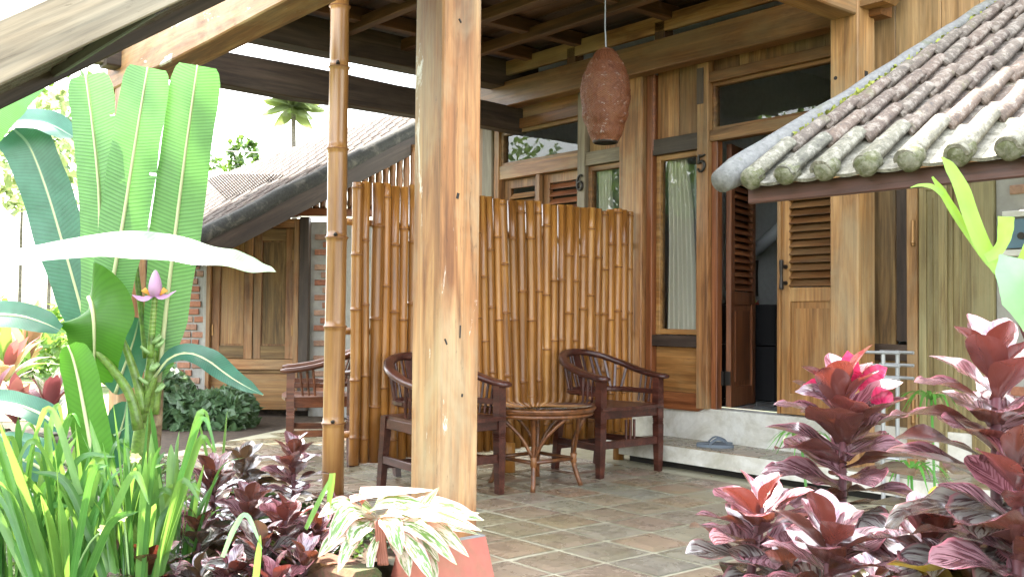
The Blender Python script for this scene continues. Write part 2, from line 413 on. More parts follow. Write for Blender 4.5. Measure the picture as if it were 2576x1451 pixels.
MT['ridge'] = mossy('cement_verge', (.17, .17, .16), (.11, .115, .065), 6.0, .52, .7)
MT['logcap'] = mossy('dark_verge_cap', (.045, .045, .04), (.15, .14, .115), 7.0, .52, .7)
# leaves
def leaf(name, top, under, trans, rough=.35, tr=.3, vein=None, edge=None, streak=None, patch=None, coat=0., mid=None, var=.15):
    """top / under side colours, light let through; uv: u across, v along"""
    m, nt, b, o = newmat(name)
    uv = N(nt, 'SeparateXYZ', {0: N(nt, 'TexCoord').outputs['UV']})
    u = math_(nt, 'ABSOLUTE', math_(nt, 'MULTIPLY_ADD', uv.outputs[0], 2.0, -1.0)); v = uv.outputs[1]
    bf = N(nt, 'NewGeometry').outputs['Backfacing']
    n1 = noise(nt, coords(nt), 14, 4, .6)
    ct = mix(nt, .8, top, ramp(nt, n1, [(.3, .72), (.7, 1.25)]), 'MULTIPLY')
    if streak:
        cx = N(nt, 'CombineXYZ', {'X': math_(nt, 'MULTIPLY', uv.outputs[0], 2.6), 'Y': math_(nt, 'SUBTRACT', math_(nt, 'MULTIPLY', v, 15.0), math_(nt, 'MULTIPLY', u, 6.5)), 'Z': math_(nt, 'MULTIPLY', N(nt, 'ObjectInfo').outputs['Random'], 50.0)}).outputs[0]
        s = noise(nt, N(nt, 'VectorMath', {0: cx, 1: (1, 1, 1)}, operation='MULTIPLY').outputs[0], 1.1, 2, .5)
        ct = mix(nt, ramp(nt, s, [(.44, 0.), (.58, 1.)]), ct, streak)
    if patch:
        cx = N(nt, 'CombineXYZ', {'X': math_(nt, 'MULTIPLY', uv.outputs[0], 5.0), 'Y': math_(nt, 'SUBTRACT', math_(nt, 'MULTIPLY', v, 3.0), math_(nt, 'MULTIPLY', u, 1.0)), 'Z': math_(nt, 'MULTIPLY', N(nt, 'ObjectInfo').outputs['Random'], 50.0)}).outputs[0]
        s = noise(nt, cx, 1.3, 4, .7)
        ct = mix(nt, ramp(nt, s, [(.49, 0.), (.52, 1.)]), ct, patch)
    hgt = s if streak else n1
    if vein:
        k, amt, slant = vein
        w = math_(nt, 'SINE', math_(nt, 'MULTIPLY', math_(nt, 'SUBTRACT', v, math_(nt, 'MULTIPLY', u, slant)), k))
        w = ramp(nt, math_(nt, 'MULTIPLY_ADD', w, .5, .5), [(.0, 1 - amt), (.35, 1.), (1., 1 + amt * .35)])
        ct = mix(nt, 1.0, ct, w, 'MULTIPLY'); hgt = w
    cu = mix(nt, .6, under, ramp(nt, n1, [(.3, .8), (.7, 1.2)]), 'MULTIPLY')
    if vein: cu = mix(nt, 1.0, cu, w, 'MULTIPLY')
    if edge:
        e = ramp(nt, u, [(.86, 0.), (.97, 1.)]); ct = mix(nt, e, ct, edge)
    if mid:
        e = ramp(nt, u, [(.03, 1.), (.07, 0.)]); ct = mix(nt, e, ct, mid); cu = mix(nt, e, cu, mid)
    c = mix(nt, bf, ct, cu)
    c = randval(nt, c, 1 - var, 1 + var)
    setcol(nt, b, c); b.inputs['Roughness'].default_value = rough
    b.inputs['Coat Weight'].default_value = coat; b.inputs['Coat Roughness'].default_value = .14
    if coat > .9: b.inputs['Coat IOR'].default_value = 1.75
    bump(nt, hgt, .3 if streak else .25, .005, b)
    t = N(nt, 'BsdfTranslucent', {'Color': (*trans, 1)})
    if vein: nt.links.new(mix(nt, 1.0, trans, w, 'MULTIPLY'), t.inputs[0])
    ms = N(nt, 'MixShader', {0: tr, 1: b.outputs[0], 2: t.outputs[0]})
    nt.links.new(ms.outputs[0], o.inputs[0]); return m
L = {}
L['banana'] = leaf('banana_leaf', (.055, .16, .075), (.13, .275, .10), (.13, .34, .06), .38, .34, vein=(560., .30, .02), mid=(.42, .45, .22))
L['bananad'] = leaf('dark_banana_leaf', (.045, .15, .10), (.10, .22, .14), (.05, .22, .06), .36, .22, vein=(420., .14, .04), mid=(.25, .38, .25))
L['bananab'] = leaf('backlit_banana_leaf', (.06, .18, .03), (.08, .22, .03), (.10, .32, .02), .4, .45, vein=(200., .10, .08), mid=(.36, .36, .12))
L['lilyd'] = leaf('dark_strap_leaf', (.06, .17, .035), (.07, .18, .045), (.14, .32, .05), .3, .3, mid=(.12, .26, .07), var=.3)
L['bananasun'] = leaf('sunlit_banana_leaf', (.30, .44, .32), (.30, .42, .30), (.40, .55, .30), .3, .4, vein=(420., .10, .04), mid=(.5, .55, .4), coat=.3)  # banana green paled so that the sun glare sits in the colour
L['lily'] = leaf('sunlit_strap_leaf', (.13, .27, .065), (.13, .27, .07), (.30, .50, .08), .3, .4, vein=None, mid=(.16, .30, .08), var=.3)  # green lightened to look sunlit; the dark strap leaf is its deeper twin
L['cy'] = leaf('young_cordyline_leaf', (.36, .15, .175), (.11, .034, .024), (.26, .05, .03), .24, .15, streak=(.13, .04, .05), edge=(.40, .16, .20), coat=1.)  # upper side paled to carry the sky sheen in its colour
L['cm'] = leaf('burgundy_cordyline_leaf', (.26, .145, .165), (.085, .032, .02), (.22, .055, .022), .2, .13, streak=(.075, .028, .036), edge=(.34, .12, .15), coat=1.)  # silvery top colour imitates sky light on the leaf
L['co'] = leaf('dark_cordyline_leaf', (.19, .18, .165), (.085, .05, .026), (.18, .09, .03), .2, .12, streak=(.055, .034, .036), edge=(.24, .10, .11), coat=1.)  # pale grey top colour stands in for reflected sky
L['cg'] = leaf('olive_cordyline_leaf', (.10, .10, .03), (.20, .14, .02), (.42, .30, .02), .28, .28, streak=(.07, .04, .03), edge=(.45, .16, .05), coat=.35)
L['pink'] = leaf('pink_bract', (.55, .03, .11), (.45, .03, .08), (.7, .05, .12), .35, .35, vein=(40., .2, .1))
L['varieg'] = leaf('variegated_leaf', (.58, .58, .46), (.42, .13, .11), (.55, .27, .19), .4, .26, patch=(.08, .22, .045), edge=(.55, .30, .28))
L['fern'] = leaf('staghorn_frond', (.20, .36, .05), (.24, .38, .07), (.32, .48, .05), .45, .4)
L['paleleaf'] = leaf('pale_green_leaf', (.22, .42, .22), (.25, .45, .25), (.30, .5, .2), .4, .35)
L['sedge'] = leaf('sedge_leaf', (.07, .22, .035), (.08, .24, .05), (.18, .42, .05), .4, .35)
L['cover'] = leaf('silver_ground_leaf', (.075, .16, .055), (.10, .18, .08), (.12, .22, .06), .35, .2, streak=(.20, .27, .17), var=.3)
L['bush'] = leaf('garden_leaf', (.10, .20, .04), (.12, .22, .06), (.22, .36, .05), .45, .35, var=.3)
L['tree'] = leaf('tree_leaf', (.055, .11, .025), (.07, .13, .04), (.14, .24, .04), .45, .3, var=.3)
L['palm'] = leaf('palm_leaf', (.20, .25, .11), (.22, .27, .13), (.38, .44, .18), .4, .4)
L['redbg'] = leaf('red_garden_leaf', (.30, .09, .10), (.26, .08, .08), (.4, .10, .10), .4, .3, streak=(.16, .05, .06))
L['orange'] = leaf('orange_garden_leaf', (.42, .25, .18), (.36, .2, .13), (.5, .28, .15), .4, .35)
MT['bstem'] = wood('banana_stem', (.10, .17, .03), (.17, .29, .05), (.24, .34, .09), .4, (.07, .05, .03), .25, .05, crack=.3)
MT['dstem'] = wood('dry_banana_sheath', (.14, .085, .045), (.25, .17, .09), (.36, .28, .17), .8, (.05, .04, .03), .5, .1)
MT['trunk'] = wood('tree_trunk', (.06, .05, .04), (.12, .10, .08), (.18, .16, .13), .9, None, 0, .1)
MT['cstem'] = plain('cordyline_stem', (.09, .025, .03), .5, 0, .4, 20, .4, .3)
MT['petal'] = plain('mauve_bract', (.50, .28, .46), .5)
MT['orangefl'] = plain('orange_floret', (.72, .35, .06), .5)
MT['greenfr'] = plain('green_fruit', (.24, .36, .14), .5)
MT['yfl'] = plain('pale_yellow_petal', (.78, .72, .34), .5)
# glass
def glass(name, tint=(.97, .985, .975), ior=1.5):
    m, nt, b, o = newmat(name); nt.nodes.remove(b)
    t = N(nt, 'BsdfTransparent', {'Color': (*tint, 1)}); g = N(nt, 'BsdfGlossy', {'Roughness': .004, 'Color': (1, 1, 1, 1)})
    f = N(nt, 'Fresnel', {'IOR': ior})
    nt.links.new(N(nt, 'MixShader', {0: f.outputs[0], 1: t.outputs[0], 2: g.outputs[0]}).outputs[0], o.inputs[0]); return m
MT['glass'] = glass('window_glass'); MT['tglass'] = glass('table_glass', (.92, .96, .94), 1.5)
# lawn and ground
m, nt, b, o = newmat('garden_ground'); MT['ground'] = m
v = coords(nt, rnd=False, world=True)
n1 = noise(nt, v, .6, 6, .6); n2 = noise(nt, v, 18, 6, .75)
c = ramp(nt, n1, [(.35, (.055, .05, .028)), (.6, (.06, .085, .028))])
c = mix(nt, .8, c, ramp(nt, n2, [(.3, .5), (.7, 1.4)]), 'MULTIPLY'); setcol(nt, b, c)
b.inputs['Roughness'].default_value = .95; bump(nt, n2, .8, .03, b)
m, nt, b, o = newmat('lawn_grass'); MT['lawn'] = m
v = coords(nt, rnd=False, world=True); n1 = noise(nt, v, 1.5, 6, .6); n2 = noise(nt, v, 40, 5, .8)
c = ramp(nt, n1, [(.35, (.17, .24, .07)), (.65, (.26, .30, .13))]); c = mix(nt, .8, c, ramp(nt, n2, [(.3, .55), (.7, 1.3)]), 'MULTIPLY')
setcol(nt, b, c); b.inputs['Roughness'].default_value = .9; bump(nt, n2, .8, .03, b)
# ------------------------------------------------------------------ ground, terrace, steps
def sheet(name, x0, x1, y0, y1, z, mat, nx=1, ny=1, amp=0):
    g = G(); vs = []; fs = []
    for j in range(ny + 1):
        for i in range(nx + 1):
            x = x0 + (x1 - x0) * i / nx; y = y0 + (y1 - y0) * j / ny
            vs.append((x, y, z + (amp * MN.noise(V((x * .35, y * .35, 2))) if amp else 0)))
    for j in range(ny):
        for i in range(nx):
            a = j * (nx + 1) + i; fs.append((a, a + 1, a + nx + 2, a + nx + 1))
    g.add(vs, fs); return g.obj(name, mat, None, amp > 0)
tag(sheet('ground', -160, 120, -60, 200, -.30, MT['ground'], 1, 1), kind='structure')
tag(sheet('lawn', -40, -11.4, 1.2, 14, -.10, MT['lawn'], 40, 20, .05), kind='structure')
TX0, TX1, TY0, TY1 = -8.9, -1.05, 1.95, 5.30
g = G(); g.prism([(-1.0, 1.85), (-1.0, 5.75), (-8.75, 5.75), (-8.7, 4.75), (-7.2, 2.5), (-7.2, 2.32), (-3.05, 2.32), (-3.05, 1.85)], .297, Matrix.Translation((0, 0, -.296)))
floor = tag(g.obj('terrace_floor', MT['grout'], None, M=Matrix.Identity(4)), kind='structure')
# tiles: grid nodes measured at (-3.333+.3i, 3.056+.3j)
TS, GAP = .30, .019
tm = []
for k in range(5):
    a = (TS - GAP) / 2; rr = random.Random(k); g = G(); h = .010
    top = []
    n = 6
    vs = []; fs = []
    for j in range(n + 1):
        for i in range(n + 1):
            x = -a + 2 * a * i / n; y = -a + 2 * a * j / n
            e = max(abs(x), abs(y)) / a
            z = h - (.007 if e > .99 else 0) + .0016 * MN.noise(V((x * 9, y * 9, k * 5.3)))
            if e > .99: x *= 1 + .012 * MN.noise(V((x * 20, y * 20, k))); y *= 1 + .012 * MN.noise(V((y * 20, x * 20, k + 9)))
            vs.append((x, y, z))
    for j in range(n):
        for i in range(n):
            q = j * (n + 1) + i; fs.append((q, q + 1, q + n + 2, q + n + 1))
    g.add(vs, fs); tm.append(g.mesh('floor_tile', MT['tile'], False))
cells = []
for i in range(-18, 9):
    for j in range(-5, 9):
        x = -3.333 + TS * (i + .5); y = 3.056 + TS * (j + .5)
        if TX0 + .15 < x < TX1 - .1 and TY0 - .2 < y < TY1:
            if -3.36 < x < -3.0 and y < 2.55: continue
            if x < -3.0 and y < 2.40: continue
            if x < -7.12 - (y - 2.55) * .667: continue   # the bed by the far house cuts the corner off
            cells.append((x, y))
cells.sort(key=lambda c: (V((c[0], c[1], 0)) - CC).length)
for n_, (x, y) in enumerate(cells[:300]):
    M = Matrix.Translation((x + RD.uniform(-.002, .002), y + RD.uniform(-.002, .002), RD.uniform(-.001, .001))) @ Matrix.Rotation(RD.choice((0, 1, 2, 3)) * math.pi / 2 + RD.uniform(-.008, .008), 4, 'Z') @ Matrix.Rotation(RD.uniform(-.006, .006), 4, 'X')
    link('tile', tm[n_ % 5], floor, M)
print('tiles', len(cells))
if len(cells) > 300:
    g = G()
    for x, y in cells[300:]: g.box((x, y, .005), (TS - GAP, TS - GAP, .01))
    tag(g.obj('tile_rest', MT['tile'], floor), kind='stuff')
# step: white concrete slab with brown tiles on its tread, then the room's sill wall
g = G(); g.bar((-3.55, 5.30, .115), (-3.55, 5.46, .115), .01, .01)
step = tag(G().box((0, 0, 0), (2.75, .42, .105)).obj('door_step', MT['plaster'], None, M=Matrix.Translation((-3.72, 5.465, .1125))), kind='structure')
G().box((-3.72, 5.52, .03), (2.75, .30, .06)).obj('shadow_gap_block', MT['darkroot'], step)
stm = G().box((0, 0, 0), (.292, .186, .008)).mesh('tread_tile', MT['tile'])
for i in range(9):
    for j in range(2):
        link('tile', stm, step, Matrix.Translation((-4.93 + .30 * i, 5.36 + .194 * j, .169)))
sill = tag(G().box((0, 0, 0), (6.0, .16, .43)).obj('sill_wall', MT['plaster'], None, M=Matrix.Translation((-5.10, 5.76, .185))), kind='structure')
# planter in front of the post, mossy brick-red edging
pw = thing('planter_wall', (-3.1, 1.75, 0), 'low mossy brick-red planter edge below the white variegated plant', 'planter')
G().bar((-6.6, 1.66, -.16), (-3.02, 1.86, -.14), .13, .60, ch=.02).obj('edge_wall', MT['mosswall'], pw)
soil = tag(sheet('planting_soil', -6.6, -3.3, 1.70, 2.36, .12, MT['soil'], 30, 8, .05), kind='structure')
tag(sheet('shrub_bed', -11.0, -7.3, 1.9, 5.6, -.06, MT['soil'], 20, 20, .05), kind='structure')
soil2 = tag(sheet('right_planting_bed', -2.2, 1.0, .4, 2.6, -.12, MT['soil'], 24, 14, .06), kind='structure')

# ------------------------------------------------------------------ timber house
WY = 5.70
H = thing('timber_house', (-5, 5.7, 0), 'brown teak house with covered terrace, numbered doors and carved posts', 'house')
def vplank(name, x0, x1, z0, z1, y, t, mat, ch=.003):
    """upright board whose front face stands at y"""
    return plank(name, ((x0 + x1) / 2, y + t / 2, z0), ((x0 + x1) / 2, y + t / 2, z1), abs(x1 - x0), t, mat, H if True else None, (0, -1, 0), ch)
def hplank(name, x0, x1, z0, z1, y, t, mat, parent=None, ch=.003):
    return plank(name, (x0, y + t / 2, (z0 + z1) / 2), (x1, y + t / 2, (z0 + z1) / 2), z1 - z0, t, mat, parent or H, (0, -1, 0), ch)
# posts and plinths
def plinth(cx, cy, zt, a, b, mat=MT['redpaint']):
    g = G(); z0 = -.25
    g.add([(s * b, t * b, z0) for s, t in ((-1, -1), (1, -1), (1, 1), (-1, 1))] + [(s * a, t * a, zt) for s, t in ((-1, -1), (1, -1), (1, 1), (-1, 1))],
          [(0, 1, 5, 4), (1, 2, 6, 5), (2, 3, 7, 6), (3, 0, 4, 7), (4, 5, 6, 7)])
    p = g.obj('plinth', mat, H, M=Matrix.Translation((cx, cy, 0)))
    G().box((cx, cy, zt + .003), (2 * a - .004, 2 * a - .004, .005)).obj('cement_top', MT['concrete'], p)
    return p
def post(cx, cy, z0, z1, s, mat):
    g = G(); n = 14; vs = []; L_ = z1 - z0; ch = .007
    prof = [(s / 2 - ch, -s / 2), (s / 2, -s / 2 + ch), (s / 2, s / 2 - ch), (s / 2 - ch, s / 2), (-s / 2 + ch, s / 2), (-s / 2, s / 2 - ch), (-s / 2, -s / 2 + ch), (-s / 2 + ch, -s / 2)]
    for i in range(n):
        x = -L_ / 2 + L_ * i / (n - 1)
        for k, (a, b) in enumerate(prof):
            q = 1 + .018 * MN.noise(V((x * 2.2, k * .7, cx)))
            vs.append((x, a * q, b * q))
    fs = [(i * 8 + k, i * 8 + (k + 1) % 8, i * 8 + 8 + (k + 1) % 8, i * 8 + 8 + k) for i in range(n - 1) for k in range(8)] + [tuple(range(7, -1, -1)), tuple((n - 1) * 8 + k for k in range(8))]
    g.add(vs, fs)
    return g.obj('post', mat, H, M=frame(V((cx, cy, z0)), V((cx, cy, z1)), (0, -1, 0)))
p1 = post(-3.168, 2.295, .20, 3.2, .188, W['post']); p1['label'] = 'near front post, pale and flaking'
def onx(x, y, X):
    r = ray(x, y); return CC + r * (X / r.x)
fx = -3.168 + .0945
for (xa, ya, xb, yb, w) in ((1158, 818, 1157, 850, .006), (1153, 486, 1150, 500, .012), (1119, 852, 1124, 866, .007), (1155, 48, 1160, 58, .008), (1163, 990, 1162, 998, .008)):
    a, b_ = onx(xa, ya, fx), onx(xb, yb, fx); G().bar(a, b_, w, .004, (1, 0, 0), .001).obj('crack', MT['darkroot'], p1)
plinth(-3.168, 2.295, .198, .118, .19)
post(-6.79, 2.295, .225, 2.95, .175, W['post']); plinth(-6.79, 2.295, .22, .118, .17)
rp = post(-3.345, 5.475, 0.0, 3.45, .19, W['rpost'])
# mortises cut in the right post (dark sunk plugs)
G().box((-3.2485, 5.47, 2.45), (.004, .035, .20)).obj('mortise', MT['darkroot'], rp)
G().tube([(-3.40, 5.3795, 2.52), (-3.40, 5.377, 2.52)], .012, 10).obj('peg_hole', MT['darkroot'], rp)
# beams
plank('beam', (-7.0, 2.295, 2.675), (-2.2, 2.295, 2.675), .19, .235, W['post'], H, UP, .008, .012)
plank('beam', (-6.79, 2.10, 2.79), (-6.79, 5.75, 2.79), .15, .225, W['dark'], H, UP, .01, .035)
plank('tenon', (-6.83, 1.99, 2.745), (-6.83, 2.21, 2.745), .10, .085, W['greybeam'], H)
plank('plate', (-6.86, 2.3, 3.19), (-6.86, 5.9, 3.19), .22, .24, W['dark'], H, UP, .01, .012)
plank('beam', (-7.9, 5.565, 3.0), (-3.17, 5.565, 3.0), .13, .225, W['beam'], H, (0, 0, 1), .008, .012)
plank('beam', (-3.345, 2.1, 2.975), (-3.345, 5.38, 2.975), .17, .19, W['rpost'], H, UP, .008, .01)
# carved beam end beyond the right post
g = G(); g.prism([(-3.25, 2.93), (-3.10, 2.93), (-3.05, 2.97), (-3.02, 3.05), (-3.0, 3.14), (-3.0, 3.2), (-3.25, 3.2)], .15, Matrix(((1, 0, 0, 0), (0, 0, -1, 5.55), (0, 1, 0, 0), (0, 0, 0, 1))))
g.obj('beam_end', W['rpost'], H)
hplank('upper_board', -8.0, -3.2, 3.165, 3.29, 5.52, .04, W['wall'])
hplank('back_board', -8.0, -3.2, 3.10, 3.165, 5.66, .03, W['dark'])
# ceiling: joists both ways, boards above
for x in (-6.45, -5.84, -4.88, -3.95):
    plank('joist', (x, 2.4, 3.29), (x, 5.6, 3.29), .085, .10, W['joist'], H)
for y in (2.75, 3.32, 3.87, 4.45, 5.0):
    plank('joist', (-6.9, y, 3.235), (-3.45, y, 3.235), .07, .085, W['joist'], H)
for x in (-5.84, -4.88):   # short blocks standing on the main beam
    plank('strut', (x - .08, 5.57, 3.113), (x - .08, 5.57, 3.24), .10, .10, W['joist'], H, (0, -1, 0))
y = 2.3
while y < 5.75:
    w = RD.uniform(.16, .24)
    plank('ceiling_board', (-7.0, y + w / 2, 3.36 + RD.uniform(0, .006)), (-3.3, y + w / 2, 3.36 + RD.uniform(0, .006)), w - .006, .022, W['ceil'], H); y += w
# upper roof above the ceiling (out of view; its overhang is shaped to keep the terrace in shade)
g = G(); g.add([(-9.2, 2.3, 3.9), (-4.4, 2.3, 3.9), (-4.4, 9.8, 6.6), (-9.2, 9.8, 6.6), (-9.2, 2.3, 4.02), (-4.4, 2.3, 4.02), (-4.4, 9.8, 6.72), (-9.2, 9.8, 6.72)],
    [(3, 2, 1, 0), (4, 5, 6, 7), (0, 1, 5, 4), (1, 2, 6, 5), (2, 3, 7, 6), (3, 0, 4, 7)])
g.obj('unseen_roof', W['dark'], H)
# roof strip over the gable line: boards, edge board towards us, tiles on top
SL = .68; sl = V((0, 1, SL)).normalized(); sn = V((0, -SL, 1)).normalized()
def sp(x, y, off=0): return V((x, y, 1.22 + SL * y)) + sn * off
def spl(name, x, y0, y1, w, t, mat, off): return plank(name, sp(x, y0, off), sp(x, y1, off), w, t, mat, H, sn)
spl('barge_board', -2.655, .30, 6.2, .03, .135, W['greybeam'], .055)
spl('barge_board', -3.70, .30, 6.2, .03, .10, W['dark'], .02)
for k in range(6): spl('soffit_board', -2.76 - k * .168, .32, 6.2, .164, .018, W['dark'], .025)
for k in range(9): plank('batten', sp(-3.66, .36 + k * .62, -.0), sp(-2.70, .36 + k * .62, -.0), .05, .03, W['dark'], H, sn)
g = G()
for i in range(6):
    for j in range(24):
        c0 = sp(-2.74 - i * .18, .28 + j * .245, .06); c1 = sp(-2.74 - i * .18, .28 + j * .245 + .27, .052)
        g.tube([c0, c1], [.05, .042], 8)
tag(g.obj('strip_tile', MT['ftile'], H), kind='stuff')
# ---- wall pieces, left to right
vplank('wall_board', -7.9, -7.62, .40, 2.92, 5.70, .03, W['palewall']); vplank('wall_board', -7.615, -7.26, .40, 2.92, 5.70, .03, W['wall'])
vplank('wall_post', -7.245, -7.095, .40, 2.90, 5.64, .12, W['greybeam'], .01)
vplank('door_jamb', -7.09, -7.02, .40, 2.90, 5.66, .09, W['wall'])
def window(x0, x1, z0, z1, mat, name='window', fr=.045):
    """frame ring with a pane set in it"""
    g = G(); y = WY - .01; t = .06
    g.bar((x0, y + t / 2, z0 + fr / 2), (x1, y + t / 2, z0 + fr / 2), t, fr); g.bar((x0, y + t / 2, z1 - fr / 2), (x1, y + t / 2, z1 - fr / 2), t, fr)
    g.bar((x0 + fr / 2, y + t / 2 - .002, z0), (x0 + fr / 2, y + t / 2 - .002, z1), fr, t, (0, -1, 0)); g.bar((x1 - fr / 2, y + t / 2 - .002, z0), (x1 - fr / 2, y + t / 2 - .002, z1), fr, t, (0, -1, 0))
    w = g.obj(name, mat, H)
    G().add([(x0 + fr, y + .03, z0 + fr), (x1 - fr, y + .03, z0 + fr), (x1 - fr, y + .03, z1 - fr), (x0 + fr, y + .03, z1 - fr)], [(0, 1, 2, 3)]).obj('pane', MT['glass'], w)
    return w
def leafdoor(x0, x1, z0, z1, mat, sl0=None, sl1=None, n=10, M=None, name='door', handle=None, slatmat=None, panel=True, y=WY + .03, sx=.075):
    """framed door leaf: joined frame, then slats, panel, handle as its pieces; built in the wall plane then moved by M"""
    M = M or Matrix.Identity(4); t = .04
    RV = Matrix.Rotation(-math.pi / 2, 4, 'Y'); RI = RV.inverted()
    def P(g, nm, mt, par, upright=True):
        if not upright: return g.obj(nm, mt, par, M=M)
        o_ = Matrix.Translation(((x0 + x1) / 2 + RD.uniform(-.2, .2), y, (z0 + z1) / 2)) @ RV; oi = o_.inverted()
        g.v = [oi @ p for p in g.v]; return g.obj(nm, mt, par, M=M @ o_)     # grain runs up the board
    g = G()
    for xa in (x0 + sx / 2, x1 - sx / 2): g.bar((xa, y + t / 2, z0), (xa, y + t / 2, z1), sx, t, (0, -1, 0))
    rails = [(z0, z0 + .14), (z1 - .08, z1)]
    if sl0: rails += [(sl0 - .10, sl0 - .005)]
    for a, b in rails: g.bar((x0 + sx, y + t / 2, (a + b) / 2), (x1 - sx, y + t / 2, (a + b) / 2), t - .004, b - a, UP)
    d = P(g, name, mat, H)
    d.location = d.location
    if sl0:
        h = (sl1 - sl0) / n
        sm = None
        for k in range(n):
            g = G(); zc = sl0 + h * (k + .5)
            c0, c1 = V((x0 + sx - .006, y + .016, zc)), V((x1 - sx + .006, y + .016, zc))
            q = math.radians(48); g.bar(c0, c1, .062, .010, (0, -math.sin(q), math.cos(q)), .002)
            P(g, 'slat', slatmat or mat, d, False)
        G().box(((x0 + x1) / 2, y + t + .012, (sl0 + sl1) / 2), (x1 - x0 - .05, .008, sl1 - sl0)).obj('backing', MT['darkroot'], d, M=M)
    if panel:
        zt = (sl0 - .10) if sl0 else z1 - .08
        g = G(); g.bar(((x0 + x1) / 2, y + t / 2 + .004, z0 + .13), ((x0 + x1) / 2, y + t / 2 + .004, zt + .005), x1 - x0 - 2 * sx + .01, .018, (0, -1, 0))
        P(g, 'panel', mat, d)
        g = G(); g.bar(((x0 + x1) / 2, y + t / 2 - .004, z0 + .18), ((x0 + x1) / 2, y + t / 2 - .004, zt - .045), x1 - x0 - 2 * sx - .075, .018, (0, -1, 0), .006)
        P(g, 'raised_field', mat, d)
    if handle:
        hx, hz = handle; g = G()
        g.tube([(hx, y - .045, hz - .10), (hx, y - .045, hz - .09), (hx, y - .045, hz), (hx, y - .045, hz + .09), (hx, y - .045, hz + .10)], [.013, .016, .009, .016, .013], 10)
        for s in (-.055, .055): g.tube([(hx, y - .045, hz + s), (hx + .005, y + .003, hz + s)], [.008, .016], 8)
        P(g, 'handle', MT['iron'], d, False)
    return d
# room 6
hplank('transom_rail', -7.02, -5.972, 2.285, 2.405, 5.67, .08, W['wall'])
hplank('transom_rail', -7.02, -5.972, 2.715, 2.80, 5.66, .08, W['beam'])
hplank('wall_board', -7.02, -5.972, 2.80, 2.92, 5.70, .03, W['wall'])
window(-7.02, -5.975, 2.405, 2.715, W['wall'], 'transom_window', .03)
leafdoor(-7.015, -6.515, .41, 2.28, W['wall'], 1.62, 2.16, 9, sx=.085)
leafdoor(-6.485, -5.975, .41, 2.28, W['wall'], 1.62, 2.20, 9, sx=.085, slatmat=W['red'])
plank('cover_strip', (-6.5, 5.70, .41), (-6.5, 5.70, 2.28), .05, .05, W['wall'], H, (0, -1, 0))
vplank('door_jamb', -5.968, -5.882, .40, 2.90, 5.645, .09, W['greybeam'])
hplank('lintel', -5.88, -5.455, 2.285, 2.395, 5.655, .07, W['greybeam'])
vplank('wall_board', -5.88, -5.70, 2.395, 2.92, 5.70, .03, W['palewall']); vplank('wall_board', -5.697, -5.455, 2.395, 2.92, 5.70, .03, W['wall'])
window(-5.88, -5.455, .93, 2.28, W['wall'], fr=.04)
hplank('wall_board', -5.88, -5.455, .42, .92, 5.70, .03, W['wall'])
# post between the rooms, batten
vplank('wall_post', -5.45, -5.205, .38, 2.90, 5.60, .14, W['wall'], .008)
vplank('wall_batten', -5.20, -5.14, .38, 2.90, 5.645, .07, W['red'])
G().tube([(-5.135, 5.66, 2.32), (-5.135, 5.66, 2.9)], .012, 8).obj('conduit', W['red'], H)
# room 5
hplank('lintel', -5.135, -4.705, 2.28, 2.40, 5.65, .07, W['dark'])
vplank('wall_board', -5.135, -4.925, 2.40, 2.92, 5.70, .03, W['wall']); vplank('wall_board', -4.922, -4.705, 2.40, 2.92, 5.703, .03, W['wall'])
window(-5.135, -4.705, .925, 2.28, W['door'], fr=.04)
hplank('window_sill', -5.135, -4.705, .835, .92, 5.65, .07, W['dark'])
hplank('wall_board', -5.135, -4.705, .50, .832, 5.70, .03, W['door'])
g = G(); g.prism([(-5.16, .50), (-5.16, .375), (-4.70, .375), (-4.62, .41), (-4.62, .50)], .05, Matrix(((1, 0, 0, 0), (0, 0, -1, 5.705), (0, 1, 0, 0), (0, 0, 0, 1))))
g.obj('base_rail', W['red'], H)
vplank('door_jamb', -4.70, -4.60, .40, 2.92, 5.64, .10, W['wall'])
vplank('jamb_patch', -4.70, -4.64, 2.60, 2.86, 5.632, .02, W['dark'])
vplank('door_stop', -4.598, -4.545, .40, 2.32, 5.68, .06, W['red'])
hplank('transom_rail', -4.598, -3.45, 2.32, 2.40, 5.66, .08, W['wall'])
window(-4.60, -3.45, 2.40, 2.745, W['wall'], 'transom_window', .025)
hplank('transom_rail', -4.598, -3.45, 2.745, 2.82, 5.65, .08, W['beam'])
for k in range(5): vplank('wall_board', -4.598 + k * .23, -4.598 + k * .23 + .227, 2.82, 2.92, 5.70, .03, W['wall'])
# open leaf: hinged on its left edge, swung into the room
hx, hy = -4.535, 5.80
M = Matrix.Translation((hx, hy, 0)) @ Matrix.Rotation(math.radians(107), 4, 'Z') @ Matrix.Translation((4.56, -WY - .05, 0))
dl = leafdoor(-4.56, -4.05, .41, 2.31, W['red'], 1.25, 2.13, 17, M=M, sx=.07)
dl['label'] = 'dark door leaf standing open into the room'
dr = leafdoor(-4.055, -3.46, .41, 2.31, W['door'], 1.265, 2.05, 15, handle=(-4.005, 1.345), sx=.088, slatmat=W['beam'])
vplank('cover_strip', -4.062, -4.035, .41, 2.31, 5.715, .02, W['door'])
for z in (2.06, .62):
    G().box((-4.545, 5.735, z), (.03, .012, .10)).box((-4.515, 5.765, z), (.05, .008, .10)).obj('hinge', MT['brass'] if z > 1 else MT['iron'], H)
vplank('door_jamb', -3.455, -3.40, .40, 2.92, 5.64, .10, W['wall'])
